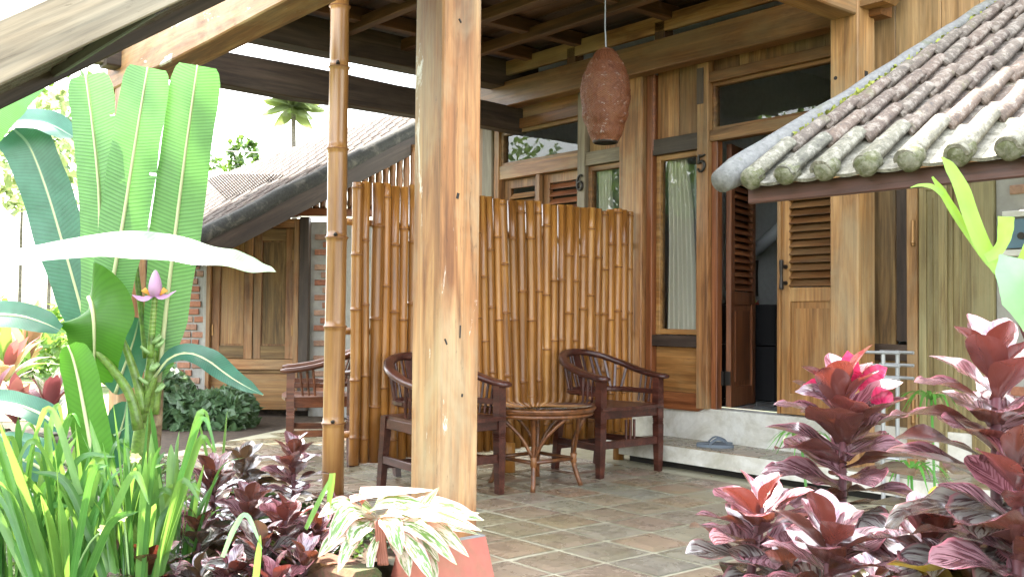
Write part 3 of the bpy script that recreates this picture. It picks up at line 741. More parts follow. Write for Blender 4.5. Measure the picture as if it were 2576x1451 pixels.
# right of the big post
vplank('wall_board', -3.395, -3.19, .0, 2.3, 5.70, .03, W['old']); vplank('wall_board', -3.187, -3.10, .92, 2.3, 5.70, .03, W['old'])
vplank('wall_board', -3.187, -3.115, .0, .80, 5.70, .03, W['old'])
vplank('old_stile', -3.175, -3.10, .92, 2.2, 5.682, .03, W['dark'])
hplank('old_rail', -3.33, -3.10, .80, .90, 5.675, .04, W['dark'])
vplank('door_jamb', -3.097, -3.035, .0, 1.9, 5.66, .07, W['rpost'])
for z in (1.57, .50):
    G().tube([(-3.05, 5.648, z - .075), (-3.05, 5.648, z + .075)], .012, 8).tube([(-3.05, 5.648, z - .08), (-3.05, 5.648, z - .06), (-3.05, 5.648, z - .04)], [.008, .016, .008], 8).obj('hinge', MT['brass'], H)
leafdoor(-3.032, -2.865, .02, 1.90, W['green'], sx=.045, y=5.68)
leafdoor(-2.858, -2.715, .02, 1.90, W['green'], sx=.028, y=5.69)
plank('cover_strip', (-2.862, 5.685, .02), (-2.862, 5.685, 1.9), .012, .03, W['green'], H, (0, -1, 0))
vplank('door_jamb', -2.711, -2.585, .0, 1.95, 5.67, .07, W['green'])
hplank('door_head', -3.10, -2.585, 1.905, 1.99, 5.66, .07, W['rpost'])
x = -3.39
k = 0
while x < -.4:
    w = RD.uniform(.2, .3); vplank('wall_board', x, x + w - .003, 2.0 if x > -3.1 else 2.3, 5.2, 5.70 + RD.uniform(0, .004), .03, W['palewall']); x += w
# plastered pier with bricks showing
g = G(); g.box((-1.6, 5.78, .98), (1.96, .16, 2.03)); pier = g.obj('plaster_wall', MT['mortar'], H)
bm_ = G().bar((-.10, 0, 0), (.10, 0, 0), .02, .052, UP, .006).mesh('brick', MT['brick'])
for k in range(26):
    for i in range(4):
        if RD.random() < .45 or not (k < 12 or k > 22): continue
        link('brick', bm_, pier, Matrix.Translation((-2.40 + i * .235 + (k % 2) * .11, 5.698, .1 + k * .07)))
# house numbers
def number(ch, x, z, size, sp):
    M = Matrix(((1, 0, 0, x), (0, 0, -1, 5.632), (0, 1, 0, z), (0, 0, 0, 1)))
    pts = crom([(a * size, b * size, 0) for a, b in sp], 40); g = G()
    g.tube(pts, [size * (.055 + .035 * math.sin(math.pi * i / 39)) for i in range(40)], 8)
    o = g.obj('number', MT['iron'], H, True, M); o['label'] = 'iron figure ' + ch + ' on the door jamb'
number('5', -4.652, 2.165, .125, [(.24, .44), (.22, .47), (.05, .42), (-.18, .45), (-.20, .25), (-.22, .03), (-.02, .12), (.18, .04), (.23, -.18), (.12, -.40), (-.08, -.46), (-.24, -.36), (-.22, -.26)])
number('6', -5.925, 2.15, .13, [(.22, .38), (.14, .47), (-.04, .42), (-.18, .20), (-.22, -.12), (-.14, -.38), (.04, -.46), (.20, -.34), (.22, -.12), (.10, .04), (-.08, .02), (-.19, -.10)])
# downpipe on the far corner
G().tube([(-7.62, 5.42, 2.2), (-7.62, 5.42, 3.5)], .055, 12).lathe([(.075, 0), (.075, .2), (.055, .24)], 12, (-7.62, 5.42, 2.95)).obj('downpipe', MT['pvc'], H)
# rooms behind the doors
g = G(); x0, x1, y0, y1, z0, z1 = -7.95, -2.0, 5.84, 9.6, .405, 3.3
g.add([(x0, y0, z0), (x1, y0, z0), (x1, y1, z0), (x0, y1, z0)], [(0, 1, 2, 3)]); g.obj('room_floor', MT['floorin'], H)
g = G(); g.box(((x0 + x1) / 2, y1 + .05, 1.9), (x1 - x0, .1, 3.1)).box((x0 - .05, 7.7, 1.9), (.1, 3.7, 3.1)).box((x1 + .05, 7.7, 1.9), (.1, 3.7, 3.1)).box((-5.33, 7.72, 1.9), (.1, 3.6, 3.0)).box(((x0 + x1) / 2, 7.7, 3.33), (x1 - x0, 3.9, .06))
g.obj('room_wall', MT['roomwall'], H)
# ------------------------------------------------------------------ small tiled canopy at the right
E0 = pd(1850, 465, 3.8)
CT = thing('tiled_canopy', E0, 'small clay-tiled canopy roof with mossy eave ends beside the door', 'roof')
ct = .509; cs = V((0, 1, ct)).normalized(); cn = V((0, -ct, 1)).normalized(); cx = V((1, 0, 0))
def cp(u, s, off=0): return E0 + cx * u + cs * s + cn * off
def cframe(u, s, off=0, pitch=0):
    """local x down-slope reversed (up the slope), y across, z off the roof"""
    m = Matrix((cs, cn.cross(cs), cn)).transposed().to_4x4(); m.translation = cp(u, s, off)
    return m @ Matrix.Rotation(-pitch, 4, 'Y')
CW, CL = .158, .249
def cover_mesh(nm, mat, L_, r0, r1, th=.012, seed=0):
    g = G(); n = 8; vs = []; fs = []
    for i, (x, r) in enumerate(((0, r0), (L_ * .5, (r0 + r1) / 2), (L_, r1))):
        for rr in (r, r - th):
            for k in range(n + 1):
                a = math.pi * k / n; q = 1 + .05 * MN.noise(V((x * 8, k * .5, seed * 3.)))
                vs.append((x + (.006 * MN.noise(V((k * .6, seed, 1))) if i == 0 else 0), math.cos(a) * rr * q, math.sin(a) * rr * 1.02 * q))
    m_ = n + 1
    for i in range(2):
        for k in range(n):
            a = i * 2 * m_ + k; b = a + 2 * m_; fs.append((a, b, b + 1, a + 1))
            a += m_; b += m_; fs.append((a + 1, b + 1, b, a))
    for k in range(n): fs.append((k, k + 1, k + 1 + m_, k + m_))
    for i in range(2):
        a = i * 2 * m_; b = a + 2 * m_
        fs.append((a, a + m_, b + m_, b)); fs.append((a + n, b + n, b + n + m_, a + n + m_))
    g.add(vs, fs); me = g.mesh(nm, mat, False)
    me.polygons.foreach_set('use_smooth', [True] * (4 * n) + [False] * (len(me.polygons) - 4 * n)); return me
def pan_mesh(nm, mat, L_, w, seed=0):
    g = G(); n = 6; vs = []; fs = []
    for i, x in enumerate((0, L_)):
        for z0 in (0, -.012):
            for k in range(n + 1):
                t = -1 + 2 * k / n; vs.append((x + (.004 * MN.noise(V((k * .8, seed, 4))) if i == 0 else 0), t * w / 2, z0 + .016 * t * t))
    m_ = n + 1
    for k in range(n):
        fs.append((k, k + 2 * m_, k + 1 + 2 * m_, k + 1)); fs.append((k + 1 + m_, k + 1 + 3 * m_, k + 3 * m_, k + m_)); fs.append((k, k + 1, k + 1 + m_, k + m_))
    g.add(vs, fs); return g.mesh(nm, mat)
covers = [cover_mesh('cover_tile', MT['rtile'], CL + .05, .041, .030, seed=s) for s in range(4)]
ecov = [cover_mesh('eave_tile', MT['etile'], CL + .05, .042, .035, seed=s) for s in range(3)]
pans = [pan_mesh('pan_tile', MT['rtile'], CL + .05, .145, s) for s in range(3)]
epans = [pan_mesh('pan_tile', MT['etile'], CL + .05, .15, s) for s in range(2)]
def cap_mesh(seed):
    g = G(); n = 14; prof = [(.0, .012), (.026, .010), (.039, .0), (.042, -.012), (.042, -.05)]
    vs = []; fs = []
    for r, x in prof:
        for k in range(n):
            a = 2 * math.pi * k / n; q = 1 + .12 * MN.noise(V((math.cos(a) * 1.5, math.sin(a) * 1.5, seed * 4. + r * 20)))
            vs.append((-x * q - .0, math.cos(a) * r * q, math.sin(a) * r * q))
    for i in range(len(prof) - 1):
        for k in range(n): fs.append((i * n + k, i * n + (k + 1) % n, (i + 1) * n + (k + 1) % n, (i + 1) * n + k))
    g.add(vs, fs); return g.mesh('mortar_end', MT['endcap'], True)
caps = [cap_mesh(s) for s in range(3)]
NR = 11; NC = 11
for c in range(NC):
    u = .085 + c * CW + RD.uniform(-.006, .006)
    for r in range(NR):
        s = r * CL
        pt = .085
        me = (epans if r == 0 else pans); link('pan_tile', me[RD.randrange(len(me))], CT, cframe(u + CW / 2, s - .012 + RD.uniform(-.006, .006), -.006 + RD.uniform(0, .004), pt))
        me = (ecov if r == 0 else covers)
        link('cover_tile' if r else 'eave_tile', me[RD.randrange(len(me))], CT, cframe(u + RD.uniform(-.004, .004), s - (.0 if r else .03) + RD.uniform(-.009, .009), .018 + RD.uniform(0, .004), pt + .01) @ Matrix.Rotation(RD.uniform(-.03, .03), 4, 'Z'))
    link('mortar_end', caps[c % 3], CT, cframe(u, -.03, .022) @ Matrix.Rotation(RD.uniform(0, 3), 4, 'X'))
# cement roll along the verge
g = G(); pts = []; rr = []
for i in range(26):
    s = -.05 + i * .112
    pts.append(cp(-.022 + .006 * MN.noise(V((i * .4, 0, 5))), s, .035 + .008 * MN.noise(V((i * .5, 3, 1))))); rr.append(((.062 - .022 * min(1, i / 8)) if i else .045) * (1 + .06 * MN.noise(V((i * .7, 2, 8)))))
g.tube(pts, rr, 14, up=cn); g.obj('verge_roll', MT['ridge'], CT, True)
# moss tufts along the roll
mo = G()
for k in range(260):
    s = max(.1, RD.gauss(.95 if RD.random() < .7 else 2.0, .32)); q = RD.random()
    p = cp(.03 + RD.uniform(0, .035), s, .05 + RD.uniform(-.01, .015)); d = .008 + .012 * RD.random()
    a = V((RD.gauss(0, 1), RD.gauss(0, 1), RD.gauss(0, 1))).normalized() * d; b_ = V((RD.gauss(0, 1), RD.gauss(0, 1), RD.gauss(0, 1))).normalized() * d
    mo.add([p - a, p + b_, p + a, p - b_], [(0, 1, 2, 3)])
tag(mo.obj('moss', plain('yellow_moss', (.20, .22, .03), .9), CT), kind='stuff')
# timber under the tiles
plank('fascia_board', cp(.03, .035, -.05) + V((0, 0, -.012)), cp(2.0, .035, -.05) + V((0, 0, -.012)), .028, .062, W['fascia'], CT)
for k in range(5): plank('rafter', cp(.08 + k * .46, .05, -.05), cp(.08 + k * .46, 2.72, -.05), .05, .07, W['fascia'], CT, cn)
for k in range(10): plank('tile_batten', cp(.0, .06 + k * .27, -.008), cp(2.0, .06 + k * .27, -.008), .03, .014, W['fascia'], CT, cn)

# ------------------------------------------------------------------ far left house
A0 = pd(530, 590, 9.6)
BH = thing('brick_house', (A0.x - 2, A0.y + 1.5, 0), 'low brick and timber house with mossy tiled roof beyond the terrace', 'house')
bt = .55; bs = V((0, 1, bt)).normalized(); bn = V((0, -bt, 1)).normalized()
def bp(u, s, off=0): return A0 + V((-1, 0, 0)) * u + bs * s + bn * off
def bframe(u, s, off=0, pitch=0):
    m = Matrix((bs, bn.cross(bs), bn)).transposed().to_4x4(); m.translation = bp(u, s, off); return m @ Matrix.Rotation(-pitch, 4, 'Y')
bc = [cover_mesh('roof_tile', MT['ftile'], .30, .06, .046, seed=s + 9) for s in range(3)]
bpn = [pan_mesh('roof_tile', MT['ftile'], .30, .2, s) for s in range(2)]
cl = []
for c in range(24):
    u = .16 + c * .215
    xx = -9.23 - u; smax = (6.875 + (.62 if xx < -12.39 else .173) * (xx + 12.39) - 3.888) / bs.y   # the hip line falls away at the far end
    for r in range(26):
        s = -1.6 + r * .26
        if s + .1 < smax and s > -.45 and u < 1.2 + 2.2 * max(0, s): cl.append((u, s))
rest = G(); n_ = 0
cl.sort(key=lambda q: -q[1] + q[0] * .5)
for u, s in cl:
    if n_ < 300 and -.3 < s < 5.7:
        link('roof_tile', bc[n_ % 3], BH, bframe(u + RD.uniform(-.008, .008), s + RD.uniform(-.012, .012), .03, .10)); n_ += 1
    else:
        p = bp(u, s, .05); q = bp(u, s + .29, .035); rest.tube([p, q], [.055, .045], 7)
for u, s in cl:
    p = [bp(u + .11 - .09, s, .02), bp(u + .11 + .09, s, .02), bp(u + .11 + .09, s + .28, .008), bp(u + .11 - .09, s + .28, .008)]
    rest.add(p, [(0, 1, 2, 3)])
tag(rest.obj('tile_rest', MT['ftile'], BH), kind='stuff')
g = G(); g.add([bp(-.02, -.5, -.02), bp(1.2, -.5, -.02), bp(1.2, 0, -.02), bp(5.4, 1.7, -.02), bp(4.7, 2.2, -.02), bp(3.16, 3.3, -.02), bp(1.3, 3.7, -.02), bp(-.02, 3.95, -.02)], [tuple(range(8))]); g.obj('roof_deck', W['dark'], BH)
# far hip capping
hip = [V((-14.4, 5.63, 2.80)), V((-13.93, 5.92, 2.96)), V((-13.03, 6.47, 3.26)), V((-12.39, 6.875, 3.48)), V((-11.5, 7.03, 3.57)), V((-10.55, 7.2, 3.66)), V((-9.2, 7.43, 3.78))]
for i in range(18):
    q = i / 18 * 6; k = int(q); a = hip[k].lerp(hip[k + 1], q - k); q = min(5.999, (i + 1.06) / 18 * 6); k = int(q); b_ = hip[k].lerp(hip[k + 1], q - k)
    G().tube([a, b_], [.085, .07], 10).obj('ridge_tile', MT['ftile'], BH, True)
# verge: sagging dark cap and barge board
pts = [bp(-.02 + .03 * MN.noise(V((i * .5, 1, 1))), -.9 + i * .24, .03 + .02 * MN.noise(V((i * .6, 4, 2)))) for i in range(22)]
G().tube(pts, [.078 + .01 * MN.noise(V((i * .9, 2, 3))) for i in range(22)], 10, up=bn).obj('verge_cap', MT['logcap'], BH, True)
plank('barge_board', bp(-.03, -.9, -.11), bp(-.03, 4.3, -.11), .04, .20, W['dark'], BH, bn)
# gable wall parallel to the picture plane, 11 m away
GD = 11.0
ga = pd(520, 600, GD); gdir = Rh.copy(); gn = -Fh
def gp(x, y, off=0): return pd(x, y, GD) + gn * off
def gz(x, z, off=0):
    """point of the wall under picture column x, at height z"""
    p = pd(x, 800, GD); return V((p.x, p.y, z)) + gn * off
def gplank(nm, x0, x1, z0, z1, off, t, mat, horiz=False):
    xm = (x0 + x1) / 2
    if horiz: return plank(nm, gz(x0, (z0 + z1) / 2, off), gz(x1, (z0 + z1) / 2, off), z1 - z0, t, mat, BH, gn)
    return plank(nm, gz(xm, z0, off), gz(xm, z1, off), abs(x1 - x0) * GD / FPX, t, mat, BH, gn)
wt = 2.10
def gwall(nm, x0, x1, z0, z1, off, th, mat):
    a, b_ = gz(x0, z0, off), gz(x1, z0, off); g = G()
    vs = [a, b_, b_ + V((0, 0, z1 - z0)), a + V((0, 0, z1 - z0))]; vs += [p - gn * th for p in vs]
    g.add(vs, [(0, 1, 2, 3), (7, 6, 5, 4), (0, 4, 5, 1), (1, 5, 6, 2), (2, 6, 7, 3), (3, 7, 4, 0)]); return g.obj(nm, mat, BH)
w1 = gwall('brick_wall', 330, 522, -.1, 2.0, 0, .2, MT['mortar']); w2 = gwall('brick_wall', 776, 1120, -.1, 2.08, -.06, .2, MT['mortar'])
gwall('back_wall', 522, 776, -.1, 2.08, -.16, .1, W['dark'])
bL, bH_ = .135, .062
def bricks(x0, x1, z0, z1, off, par, cols):
    ms = [G().bar((-L_ / 2, 0, 0), (L_ / 2, 0, 0), bH_, .04, UP, .006).mesh('brick', MT['brick']) for L_ in (bL, bL * .86, bL * .5)]
    M0 = Matrix((gdir, V((0, 0, 1)), gdir.cross(V((0, 0, 1))))).transposed().to_4x4()
    row = 0; z = z0; n = 0
    while z < z1:
        a = pd(x0, 800, GD); L_ = (pd(x1, 800, GD) - a).length; s = -(row % 2) * bL * .5
        while s < L_ and n < 150:
            k = RD.choice((0, 0, 0, 1, 2)); l = (bL, bL * .86, bL * .5)[k]
            if s > -.02 and s + l < L_ + .02:
                p = a + gdir * (s + l / 2); m_ = M0.copy(); m_.translation = V((p.x, p.y, z)) + gn * (off + RD.uniform(-.006, .008)); link('brick', ms[k], par, m_ @ Matrix.Rotation(RD.uniform(-.03, .03), 4, 'Z')); n += 1
            s += l + .022
        z += bH_ + .022; row += 1
bricks(398, 512, .06, 1.85, .0, w1, None); bricks(788, 832, .06, 1.98, -.06, w2, None)
gplank('wall_edge', 513, 523, -.05, 1.75, .012, .05, MT['mortar'])
gplank('door_frame', 523, 533, 0, 2.10, .03, .10, W['wall']); gplank('door_frame', 741, 754, 0, 2.10, .03, .10, W['wall']); gplank('door_frame', 533, 741, 2.0, 2.10, .03, .10, W['wall'], True)
gplank('wall_post', 755, 778, 0, 2.12, .02, .14, W['dark'])
def shutter(x0, x1, z0, z1):
    xm = (x0 + x1) / 2; s = 9
    d = gplank('shutter', x0, x1, z0, z1, -.02, .03, W['wall'])
    for a, b_ in ((x0, x0 + 2.2 * s), (x1 - 2.4 * s, x1)): e = plank('stile', gz((a + b_) / 2, z0, .008), gz((a + b_) / 2, z1, .008), (b_ - a) * GD / FPX, .03, W['wall'], d, gn)
    for a, b_ in ((z0, z0 + .14), (z1 - .13, z1)): plank('rail', gz(x0 + 2.2 * s, (a + b_) / 2, .006), gz(x1 - 2.4 * s, (a + b_) / 2, .006), b_ - a, .03, W['old'], d, gn)
    plank('panel', gz(xm, z0 + .16, -.004), gz(xm, z1 - .15, -.004), (x1 - x0 - 5 * s) * GD / FPX, .02, W['door'] if x0 < 600 else W['old'], d, gn)
    for z in (z0 + .25, z1 - .35): plank('hinge', gz(x1 - 3 if x0 > 600 else x0 + 3, z, .03), gz(x1 - 3 if x0 > 600 else x0 + 3, z + .12, .03), .02, .02, MT['brass'], d, gn)
shutter(534, 636, .56, 1.99); shutter(638, 740, .56, 1.99)
gplank('lower_rail', 533, 741, .44, .555, .02, .06, W['wall'], True); gplank('lower_panel', 533, 741, .0, .44, -.01, .03, W['door'], True); gplank('lower_mould', 545, 729, .40, .425, .012, .04, W['old'], True)
gplank('tie_beam', 600, 752, 2.12, 2.20, .04, .12, W['red'], True); gplank('tie_beam', 733, 1120, 2.13, 2.21, .07, .12, W['red'], True)
# bamboo gable infill, one cane after the other
cm_ = []
for k in range(3):
    g = G(); pts = []; rr = []
    for i in range(9):
        z = 1.4 * i / 8; pts += [(0, 0, z)]; rr += [.036 if i % 3 != k else .041]
    g.tube(pts, rr, 8); cm_.append(g.mesh('cane', MT['gable'], True))
xq = 738
while xq < 1115:
    p = gz(xq, 2.21, -.01)
    L_ = max(.1, A0.z + bt * (p.y - A0.y) - .14 - p.z)
    M = Matrix.Translation(p) @ Matrix.Rotation(RD.uniform(0, 6), 4, 'Z') @ Matrix.Diagonal((1, 1, L_ / 1.4, 1))
    link('cane', cm_[RD.randrange(3)], BH, M); xq += 17.5
# lattice in the opening under the eave
lt = link('lattice', G().bar(gz(600, 2.2, -.05), gz(735, 2.2, -.05), .02, .02).mesh('lattice', W['dark']), BH)
for k in range(22):
    for sgn in (-1, 1):
        x0 = 590 + k * 8; a = gz(x0, 2.2, -.05 + .004 * sgn); b_ = a + gdir * (.40 * sgn) + V((0, 0, .40)); plank('lath', a, b_, .012, .006, W['dark'], lt, gn)
# side wall behind the leaves
# ------------------------------------------------------------------ bamboo pole and screen
def culm(nodes, L_, r, seed, n=10, bulge=1.12, lean=0.0):
    g = G(); rr = random.Random(seed); zs = [0.0]
    z = rr.uniform(.05, nodes)
    pts = [V((0, 0, 0))]; rads = [r]
    def off(z): return V((.010 * MN.noise(V((z * 1.2, seed, 0))), .010 * MN.noise(V((z * 1.2, 0, seed + 5))), z))
    while z < L_ - .03:
        for dz, k in ((-.02, 1.0), (-.006, 1.04), (-.002, bulge), (.003, bulge), (.006, 1.0), (.02, .97)):
            if pts[-1].z < z + dz: pts.append(off(z + dz)); rads.append(r * k)
        zs.append(z); z += nodes * rr.uniform(.8, 1.2)
    pts.append(off(L_)); rads.append(r * .97)
    g.tube(pts, rads, n); return g, [i // n for i in range(0)], [k for k in range(len(pts) - 1) if rads[k] > r * 1.02 and rads[k + 1] > r * 1.02]
BP = thing('bamboo_pole', (-5.14, 2.93, 0), 'thick glossy bamboo pole holding up the terrace roof', 'pole')
g = G(); zs = [.42, .98, 1.50, 2.02, 2.50, 2.86]
pts = []; rads = []
prev = 0
pts.append(V((0, 0, -.02))); rads.append(.064)
for z in zs + [3.4]:
    for dz, k in ((-.03, 1.0), (-.010, 1.03), (-.003, 1.13), (.004, 1.11), (.008, 1.0), (.04, .97)):
        pts.append(V((.012 * MN.noise(V((z, 1, 2))), .012 * MN.noise(V((z, 4, 2))), z + dz))); rads.append((.064 - .003 * z) * k)
g.tube(pts, rads, 20); g.obj('stem', MT['pole'], BP, True, Matrix.Translation((-5.14, 2.93, 0)))
for i, z in enumerate(zs):
    ring = G().lathe([(.066 - .003 * z, -.006), (.0735 - .003 * z, -.002), (.0735 - .003 * z, .002), (.065 - .003 * z, .006)], 20, (.012 * MN.noise(V((z, 1, 2))), .012 * MN.noise(V((z, 4, 2))), z)); ring.obj('node_ring', MT['node'], BP, True, Matrix.Translation((-5.14, 2.93, 0)))
    if i % 2 == 0: G().tube([(.05, -.035, z + .012), (.068, -.045, z + .018)], [.013, .008], 8).obj('bud_scar', MT['iron'], BP, True, Matrix.Translation((-5.14, 2.93, 0)))
BS = thing('bamboo_screen', (-5.28, 4.3, 0), 'tall varnished bamboo screen standing between the two terraces', 'screen')
protos = []
for k in range(8):
    g, _, dk = culm(.40 + .05 * (k % 4), 1.70, .0335, k + 3, 10)
    me = g.mesh('culm', MT['bamboo'], True); me.materials.append(MT['node'])
    for q in dk:
        for f in range(10): me.polygons[q * 10 + f].material_index = 1
    protos.append(me)
y = 3.12
k = 0
while y < 5.55:
    r = RD.uniform(.88, 1.18); wdt = .0665 * r
    lean = RD.gauss(0, .004) + (.045 * math.exp(-((y - 4.3) / .35) ** 2)) * (1 if y > 3.9 else 0)
    zt = 1.862 + RD.uniform(-.006, .006) + .012 * math.sin(y * 2.2)
    M = Matrix.Translation((-5.28 + RD.uniform(-.008, .008), y + wdt / 2, .15 + RD.uniform(-.012, .01))) @ Matrix.Rotation(lean, 4, 'X') @ Matrix.Rotation(RD.uniform(0, 6.28), 4, 'Z') @ Matrix.Diagonal((r, r, (zt - .15) / 1.70, 1))
    link('culm', protos[RD.randrange(8)], BS, M); y += wdt + RD.uniform(-.002, .004); k += 1
for z in (.32, .95, 1.62): G().tube([(-5.34, 3.1, z), (-5.34, 5.58, z)], .022, 10).obj('cross_pole', MT['bamboo'], BS, True)
for y in (4.30, 5.35): G().tube([(-5.19, y, 0), (-5.19, y, .2)], .042, 12).obj('foot', MT['bamboo'], BS, True)

# ------------------------------------------------------------------ armchairs
def armchair(wd, label, cat='armchair'):
    t = thing('armchair', (0, 0, 0), label, cat, 'armchairs on the terraces')
    I = Matrix.Identity(4)
    def leg(p0, p1, s0, s1, notch=True):
        g = G(); p0, p1 = V(p0), V(p1)
        if notch:
            ks = [(0, s0 * .8), (.30, s0), (.50, s1), (.52, s1 * .86), (.528, s1), (.54, s1 * .86), (.548, s1), (.56, s1 * .86), (.568, s1), (1, s1)]
        else: ks = [(0, s0), (1, s1)]
        vs = []; fs = []
        for q, w in ks:
            c = p0.lerp(p1, q); vs += [c + V((a * w / 2, b * w / 2, 0)) for a, b in ((-1, -1), (1, -1), (1, 1), (-1, 1))]
        m_ = len(ks)
        for i in range(m_ - 1):
            for k in range(4): fs.append((i * 4 + k, i * 4 + (k + 1) % 4, i * 4 + 4 + (k + 1) % 4, i * 4 + 4 + k))
        fs += [(3, 2, 1, 0), tuple((m_ - 1) * 4 + k for k in range(4))]
        g.add(vs, fs); g.obj('leg', wd, t, M=I)
    for s in (-1, 1):
        leg((.235, s * .285, 0), (.235, s * .278, .64), .05, .054)
        leg((-.275, s * .205, 0), (-.215, s * .21, .46), .04, .05, False)
    g = G(); g.bar((.235, -.285, .415), (.235, .285, .415), .032, .062); g.bar((-.215, -.21, .415), (-.215, .21, .415), .032, .06)
    for s in (-1, 1): g.bar((.235, s * .282, .415), (-.215, s * .21, .415), .03, .058)
    g.obj('seat_frame', wd, t, M=I)
    g = G(); vs = []; fs = []; n = 8
    for i in range(n + 1):
        x = -.24 + .51 * i / n; hw = .215 + .085 * i / n
        for j in range(n + 1):
            yy = -hw + 2 * hw * j / n; z = .462 - .018 * (1 - (2 * j / n - 1) ** 2) * math.sin(math.pi * min(1, i / n * 1.1))
            vs.append((x + (.03 * (1 - (2 * j / n - 1) ** 2) if i == n else 0), yy, z))
    for i in range(n):
        for j in range(n):
            a = i * (n + 1) + j; fs.append((a, a + n + 1, a + n + 2, a + 1))
    b0 = len(vs); vs += [(p[0], p[1], .44) for p in vs]
    for i in range(n):
        for j in range(n):
            a = b0 + i * (n + 1) + j; fs.append((a, a + 1, a + n + 2, a + n + 1))
    ed = [i for i in range(n + 1)] + [(i + 1) * (n + 1) - 1 for i in range(1, n + 1)] + [n * (n + 1) + j for j in range(n - 1, -1, -1)] + [i * (n + 1) for i in range(n - 1, 0, -1)]
    for a, b_ in zip(ed, ed[1:] + ed[:1]): fs.append((a, b_, b_ + b0, a + b0))
    g.add(vs, fs); g.obj('seat', wd, t, M=I)
    # horseshoe rail: arms sweeping up into the back
    ctl = [(.305, .288, .648), (.20, .292, .656), (.05, .29, .682), (-.10, .268, .728), (-.215, .195, .772), (-.275, .10, .796), (-.292, 0, .803)]
    ctl = ctl + [(x, -yy, z) for x, yy, z in ctl[-2::-1]]
    c = crom(ctl, 41); g = G(); vs = []; fs = []
    for i, p in enumerate(c):
        tg = (c[min(i + 1, 40)] - c[max(i - 1, 0)]).normalized(); sd = tg.cross(UP).normalized(); q = abs(i - 20) / 20
        w = .030 + .014 * q ** 2; h = .024 - .006 * q
        e = .6 if i in (0, 40) else 1
        for a in range(8):
            th = math.pi * 2 * (a + .5) / 8; vs.append(p + sd * (math.copysign(abs(math.cos(th)) ** .6, math.cos(th)) * w * e) + UP * (math.copysign(abs(math.sin(th)) ** .6, math.sin(th)) * h * e))
    for i in range(40):
        for a in range(8): fs.append((i * 8 + a, i * 8 + (a + 1) % 8, i * 8 + 8 + (a + 1) % 8, i * 8 + 8 + a))
    fs += [tuple(range(7, -1, -1)), tuple(320 + a for a in range(8))]
    g.add(vs, fs); g.obj('arm_rail', wd, t, True, I)
    # lower back rail and spindles
    lo = [(.03, .258, .545), (-.10, .232, .545), (-.18, .15, .545), (-.208, 0, .545), (-.18, -.15, .545), (-.10, -.232, .545), (.03, -.258, .545)]
    cl_ = crom(lo, 31); g = G(); g.tube(cl_, .019, 6); g.bar((.03, .256, .545), (.235, .275, .545), .03, .034); g.bar((.03, -.256, .545), (.235, -.275, .545), .03, .034); g.obj('back_rail', wd, t, M=I)
    sg = []
    for k in range(13):
        q = .12 + .76 * k / 12; a = cl_[round(q * 30)]; b_ = c[round((.235 + .53 * k / 12) * 40)]
        wide = k == 6
        G().bar(a, b_ + V((0, 0, -.01)), .075 if wide else .020, .012, (-1, 0, .2) if wide else (a - V((.1, 0, a.z))).normalized()).obj('splat' if wide else 'spindle', wd, t, M=I)
    for s in (-1, 1):
        for k in range(3):
            x = .06 + k * .045; G().bar((x, s * (.272 + .003 * k), .47), (x + .02, s * .288, .675 - .007 * k), .016, .014).obj('spindle', wd, t, M=I)
    g = G(); g.bar((.235, -.285, .215), (.235, .285, .215), .028, .05)
    for s in (-1, 1): g.bar((.235, s * .285, .20), (-.268, s * .207, .20), .028, .045)
    g.bar((-.27, -.205, .16), (-.27, .205, .16), .026, .045); g.obj('stretcher', wd, t, M=I)
    for k in (-1, 0, 1): G().bar((.235, k * .04, .235), (.235, k * .04, .37), .018, .014).obj('spindle', wd, t, M=I)
    return t
ch0 = armchair(W['chair'], 'dark red-brown armchair right of the glass table, nearest the doors')
Mz = lambda x, y, a: Matrix.Translation((x, y, 0)) @ Matrix.Rotation(math.radians(a), 4, 'Z')
ch0.matrix_basis = Mz(-4.862, 4.875, 1)
copy_tree(ch0, Mz(-4.80, 3.425, 2), 'dark red-brown armchair half hidden by the near post, left of the glass table')
ch3 = armchair(W['chairlt'], 'lighter brown armchair behind the bamboo pole, in front of the shutters')
ch3.matrix_basis = Mz(-6.60, 3.67, 242)
copy_tree(ch0, Mz(-5.74, 3.82, 176), 'dark armchair behind the bamboo screen, only its feet showing below')

# ------------------------------------------------------------------ rattan table
T = thing('rattan_table', (-4.715, 4.12, 0), 'round rattan table with a clear glass top between two armchairs', 'table')
tx, ty, th_ = -4.715, 4.12, .50
G().lathe([(0, th_ + .012), (.365, th_ + .012), (.368, th_ + .008), (.365, th_ + .004), (0, th_ + .004)], 48, (tx, ty, 0)).obj('glass_top', MT['tglass'], T, True)
def ringt(r, z, rad, nm):
    pts = [(tx + r * math.cos(a), ty + r * math.sin(a), z) for a in [2 * math.pi * i / 40 for i in range(41)]]
    return G().tube(pts, rad, 8, False).obj(nm, MT['rattan'], T, True)
ringt(.355, th_ - .02, .016, 'rim_cane'); ringt(.348, th_ - .048, .013, 'rim_cane'); ringt(.37, th_ - .012, .008, 'rim_cane')
lg = [(math.radians(a)) for a in (-44, 46, 136, 226)]
def pt(a, r, z): return V((tx + r * math.cos(a), ty + r * math.sin(a), z))
